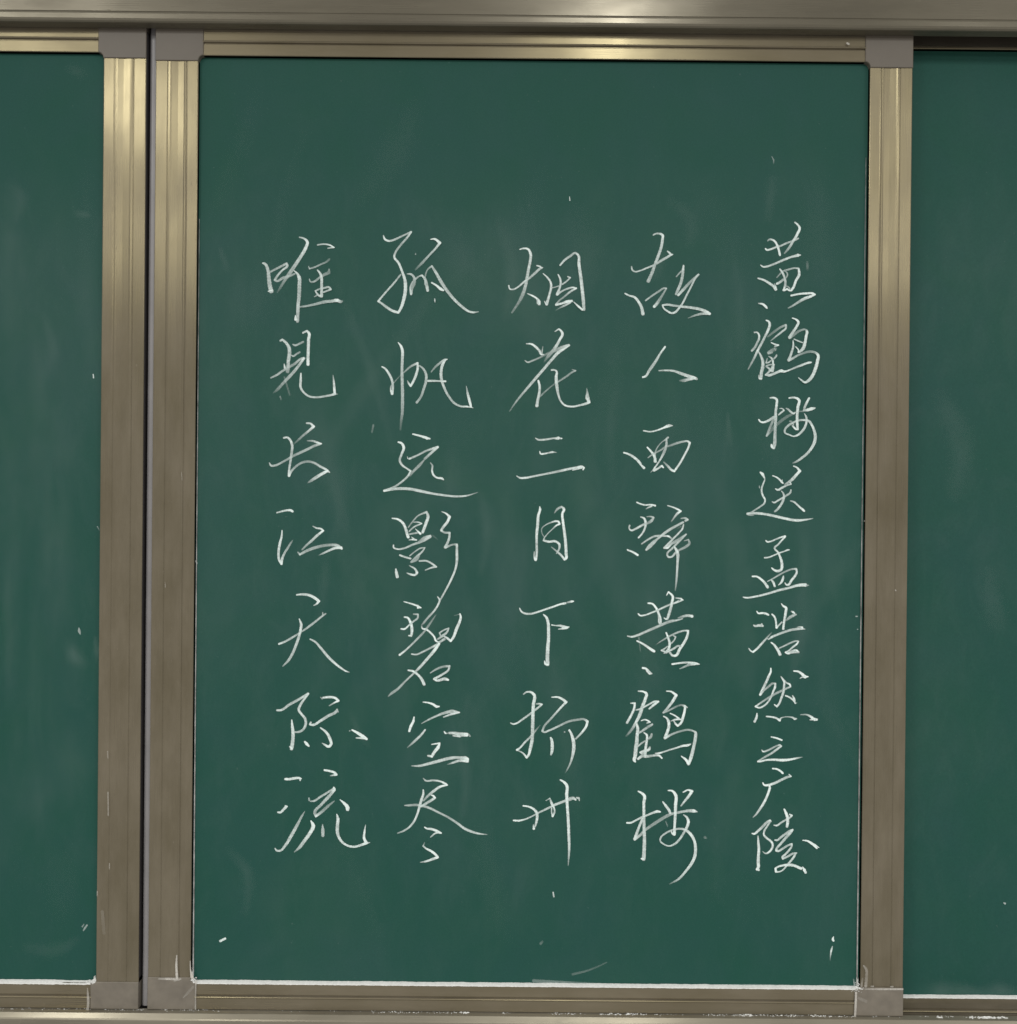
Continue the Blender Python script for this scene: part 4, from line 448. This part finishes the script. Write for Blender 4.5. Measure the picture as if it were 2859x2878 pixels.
HAN = '黄鹤楼送孟浩然之广陵故人西辞黄鹤楼烟花三月下扬州孤帆远影碧空尽唯见长江天际流'
COLN = ['rightmost column', 'second column from the right', 'middle column', 'second column from the left', 'leftmost column']
ORD = ['top', 'second', 'third', 'fourth', 'fifth', 'sixth', 'seventh', 'eighth', 'ninth', 'bottom']
where = []
for c, n in enumerate((10, 7, 7, 7, 7)):
    for i in range(n):
        where.append((ORD[i] if i < n - 1 else 'bottom') + ' character of the ' + COLN[c])
for i, line in enumerate(CHARS.strip().split('\n')):
    name, data = line.split('|')
    rb = Ribbons(.007)
    for st in parse(data): rb.stroke(tom(st))
    rb.build('chalk_character', CHALK, centre, label='handwritten chalk character ' + HAN[i] + ', ' + where[i])
MK = dict(l.split('|') for l in MARKS.strip().split('\n') if '|' in l)
for key, par, y, mat, nm in (('centre', centre, .0069, CHALK, 'chalk_smudges'), ('left', left, .0069, CHALK, 'chalk_smudges'),
                             ('right', right, .0344, CHALK, 'chalk_smudges'), ('frame', centre, -.00160, SMEAR, 'frame_chalk_smears')):
    rb = Ribbons(y)
    for st in parse(MK[key]): rb.stroke(tom(st))
    if key in ('centre', 'left'):
        rw = random.Random(5 if key == 'centre' else 9)
        for _ in range(70 if key == 'centre' else 26):
            x = rw.uniform(-.40, .41) if key == 'centre' else rw.uniform(-.70, -.59)
            z = rw.gauss(-.02, .30); L = rw.uniform(.03, .16); w = rw.uniform(.010, .040)
            if abs(z) > .56: continue
            sl = rw.gauss(0, .22); bw = rw.gauss(0, .12); dd = rw.uniform(.15, .75)
            L = min(L, .57 - abs(z)) if abs(z) < .55 else .02
            rb.stroke([(max(-.425, x + L * (sl * t + bw * t * t)) if key == 'centre' else x, z + L * t, w * (1 - .4 * abs(t)), dd) for t in (-1, -.5, 0, .5, 1)])
    rb.build(nm, mat, par, kind='stuff')

# ---------------------------------------------------------------- chalk powder on the lower rails, corners and ledge
def lumpy(name, x0, x1, zc, hh, y0, y1, parent, seed, tilt=0.0, gaps=0.0):
    rnd = random.Random(seed); n = int((x1 - x0) / .0012); v = []; f = []
    h = 0; hs = []
    for i in range(n + 1):
        h = .86 * h + rnd.uniform(-1, 1) * .32
        hs.append(h)
    for i in range(n + 1):
        x = x0 + (x1 - x0) * i / n
        up = hh * (.50 + .16 * hs[i]); dn = hh * (.50 + .20 * hs[(i * 7 + 31) % (n + 1)] * .8)
        up = max(.0004, up); dn = max(.0004, dn); z = zc + tilt * (x - (x0 + x1) / 2)
        v += [(x, y1, z + up), (x, (y0 + y1) / 2, z + up * .75), (x, y0, z + up * .1), (x, y0 - .0003, z - dn * .5), (x, y0 + .0008, z - dn)]
    for i in range(n):
        for j in range(4):
            q = i * 5 + j; f.append((q, q + 1, q + 6, q + 5))
    return fix(obj(name, v, f, DUST, parent, kind='stuff'))
lumpy('chalk_powder_line', -.4415, .4415, -.6121, .0029, -.0006, .0066, centre, 3)
lumpy('chalk_powder_line', -.86, -.5700, -.6142, .0035, -.0006, .0066, left, 5)
lumpy('chalk_powder_line', .41, .92, -.6350, .0023, .0268, .0340, right, 8)

def crumbs(name, spots, parent, seed):
    """small irregular lumps of chalk: spots = (x, y, z, sx, sy, sz, count, size)"""
    rnd = random.Random(seed); v = []; f = []
    for x, y, z, sx, sy, sz, cnt, size in spots:
        for _ in range(cnt):
            size_k = 1
            c = (x + rnd.gauss(0, sx), y + rnd.uniform(-sy, sy), z + rnd.gauss(0, sz)); r = size * rnd.uniform(.35, 1.3)
            b = len(v); st = rnd.uniform(.7, 2.2)
            for d in ((-1, 0, 0), (1, 0, 0), (0, -1, 0), (0, 1, 0), (0, 0, -1), (0, 0, 1)):
                k = r * rnd.uniform(.6, 1.2)
                v.append((c[0] + d[0] * k * st, c[1] + d[1] * k * .8, c[2] + d[2] * k * .8))
            for q in ((0, 2, 4), (2, 1, 4), (1, 3, 4), (3, 0, 4), (2, 0, 5), (1, 2, 5), (3, 1, 5), (0, 3, 5)):
                f.append(tuple(b + i for i in q))
    return obj(name, v, f, DUST, parent, kind='stuff')
crumbs('corner_powder', [(-.4405, .001, -.6090, .0014, .002, .0022, 70, .0010), (-.4420, .002, -.6030, .0005, .002, .0030, 40, .0007),
                         (-.4385, .000, -.6125, .0030, .001, .0010, 60, .0009),
                         (.4395, .000, -.6120, .0030, .0015, .0016, 110, .0010), (.4405, .003, -.6050, .0009, .002, .0040, 60, .0008),
                         (.4440, -.001, -.6120, .0022, .001, .0014, 30, .0008)], centre, 4)
crumbs('corner_powder', [(-.5725, .000, -.6122, .0022, .001, .0010, 60, .0009), (-.5712, .000, -.6120, .0014, .001, .0016, 60, .0009), (-.5698, .000, -.6085, .0007, .001, .0018, 40, .0008)], left, 6)
sp = []
R2 = random.Random(21)
for a, b, n, s in ((-.700, -.655, 26, .0005), (-.640, -.575, 20, .0005), (-.556, -.500, 34, .0005), (-.480, -.405, 34, .0005), (-.36, -.20, 10, .0004), (-.205, -.185, 10, .0006), (-.18, -.085, 70, .00055),
                   (-.085, -.075, 16, .0009), (-.035, -.020, 10, .0006), (.030, .080, 34, .0006), (.10, .16, 60, .0008), (.17, .21, 20, .0006),
                   (.235, .360, 110, .0006), (.285, .300, 20, .0009), (.335, .430, 60, .0007), (.43, .50, 10, .0006), (.52, .60, 18, .0006), (.545, .552, 14, .0010),
                   (.585, .635, 70, .0010), (.60, .62, 30, .0013)):
    sp += [(R2.uniform(a, b), R2.uniform(-.004, .0), -.6474, .0012, .0012, .0002, 1, s * 1.1) for _ in range(n)]
crumbs('chalk_crumbs', sp, ledge, 12)
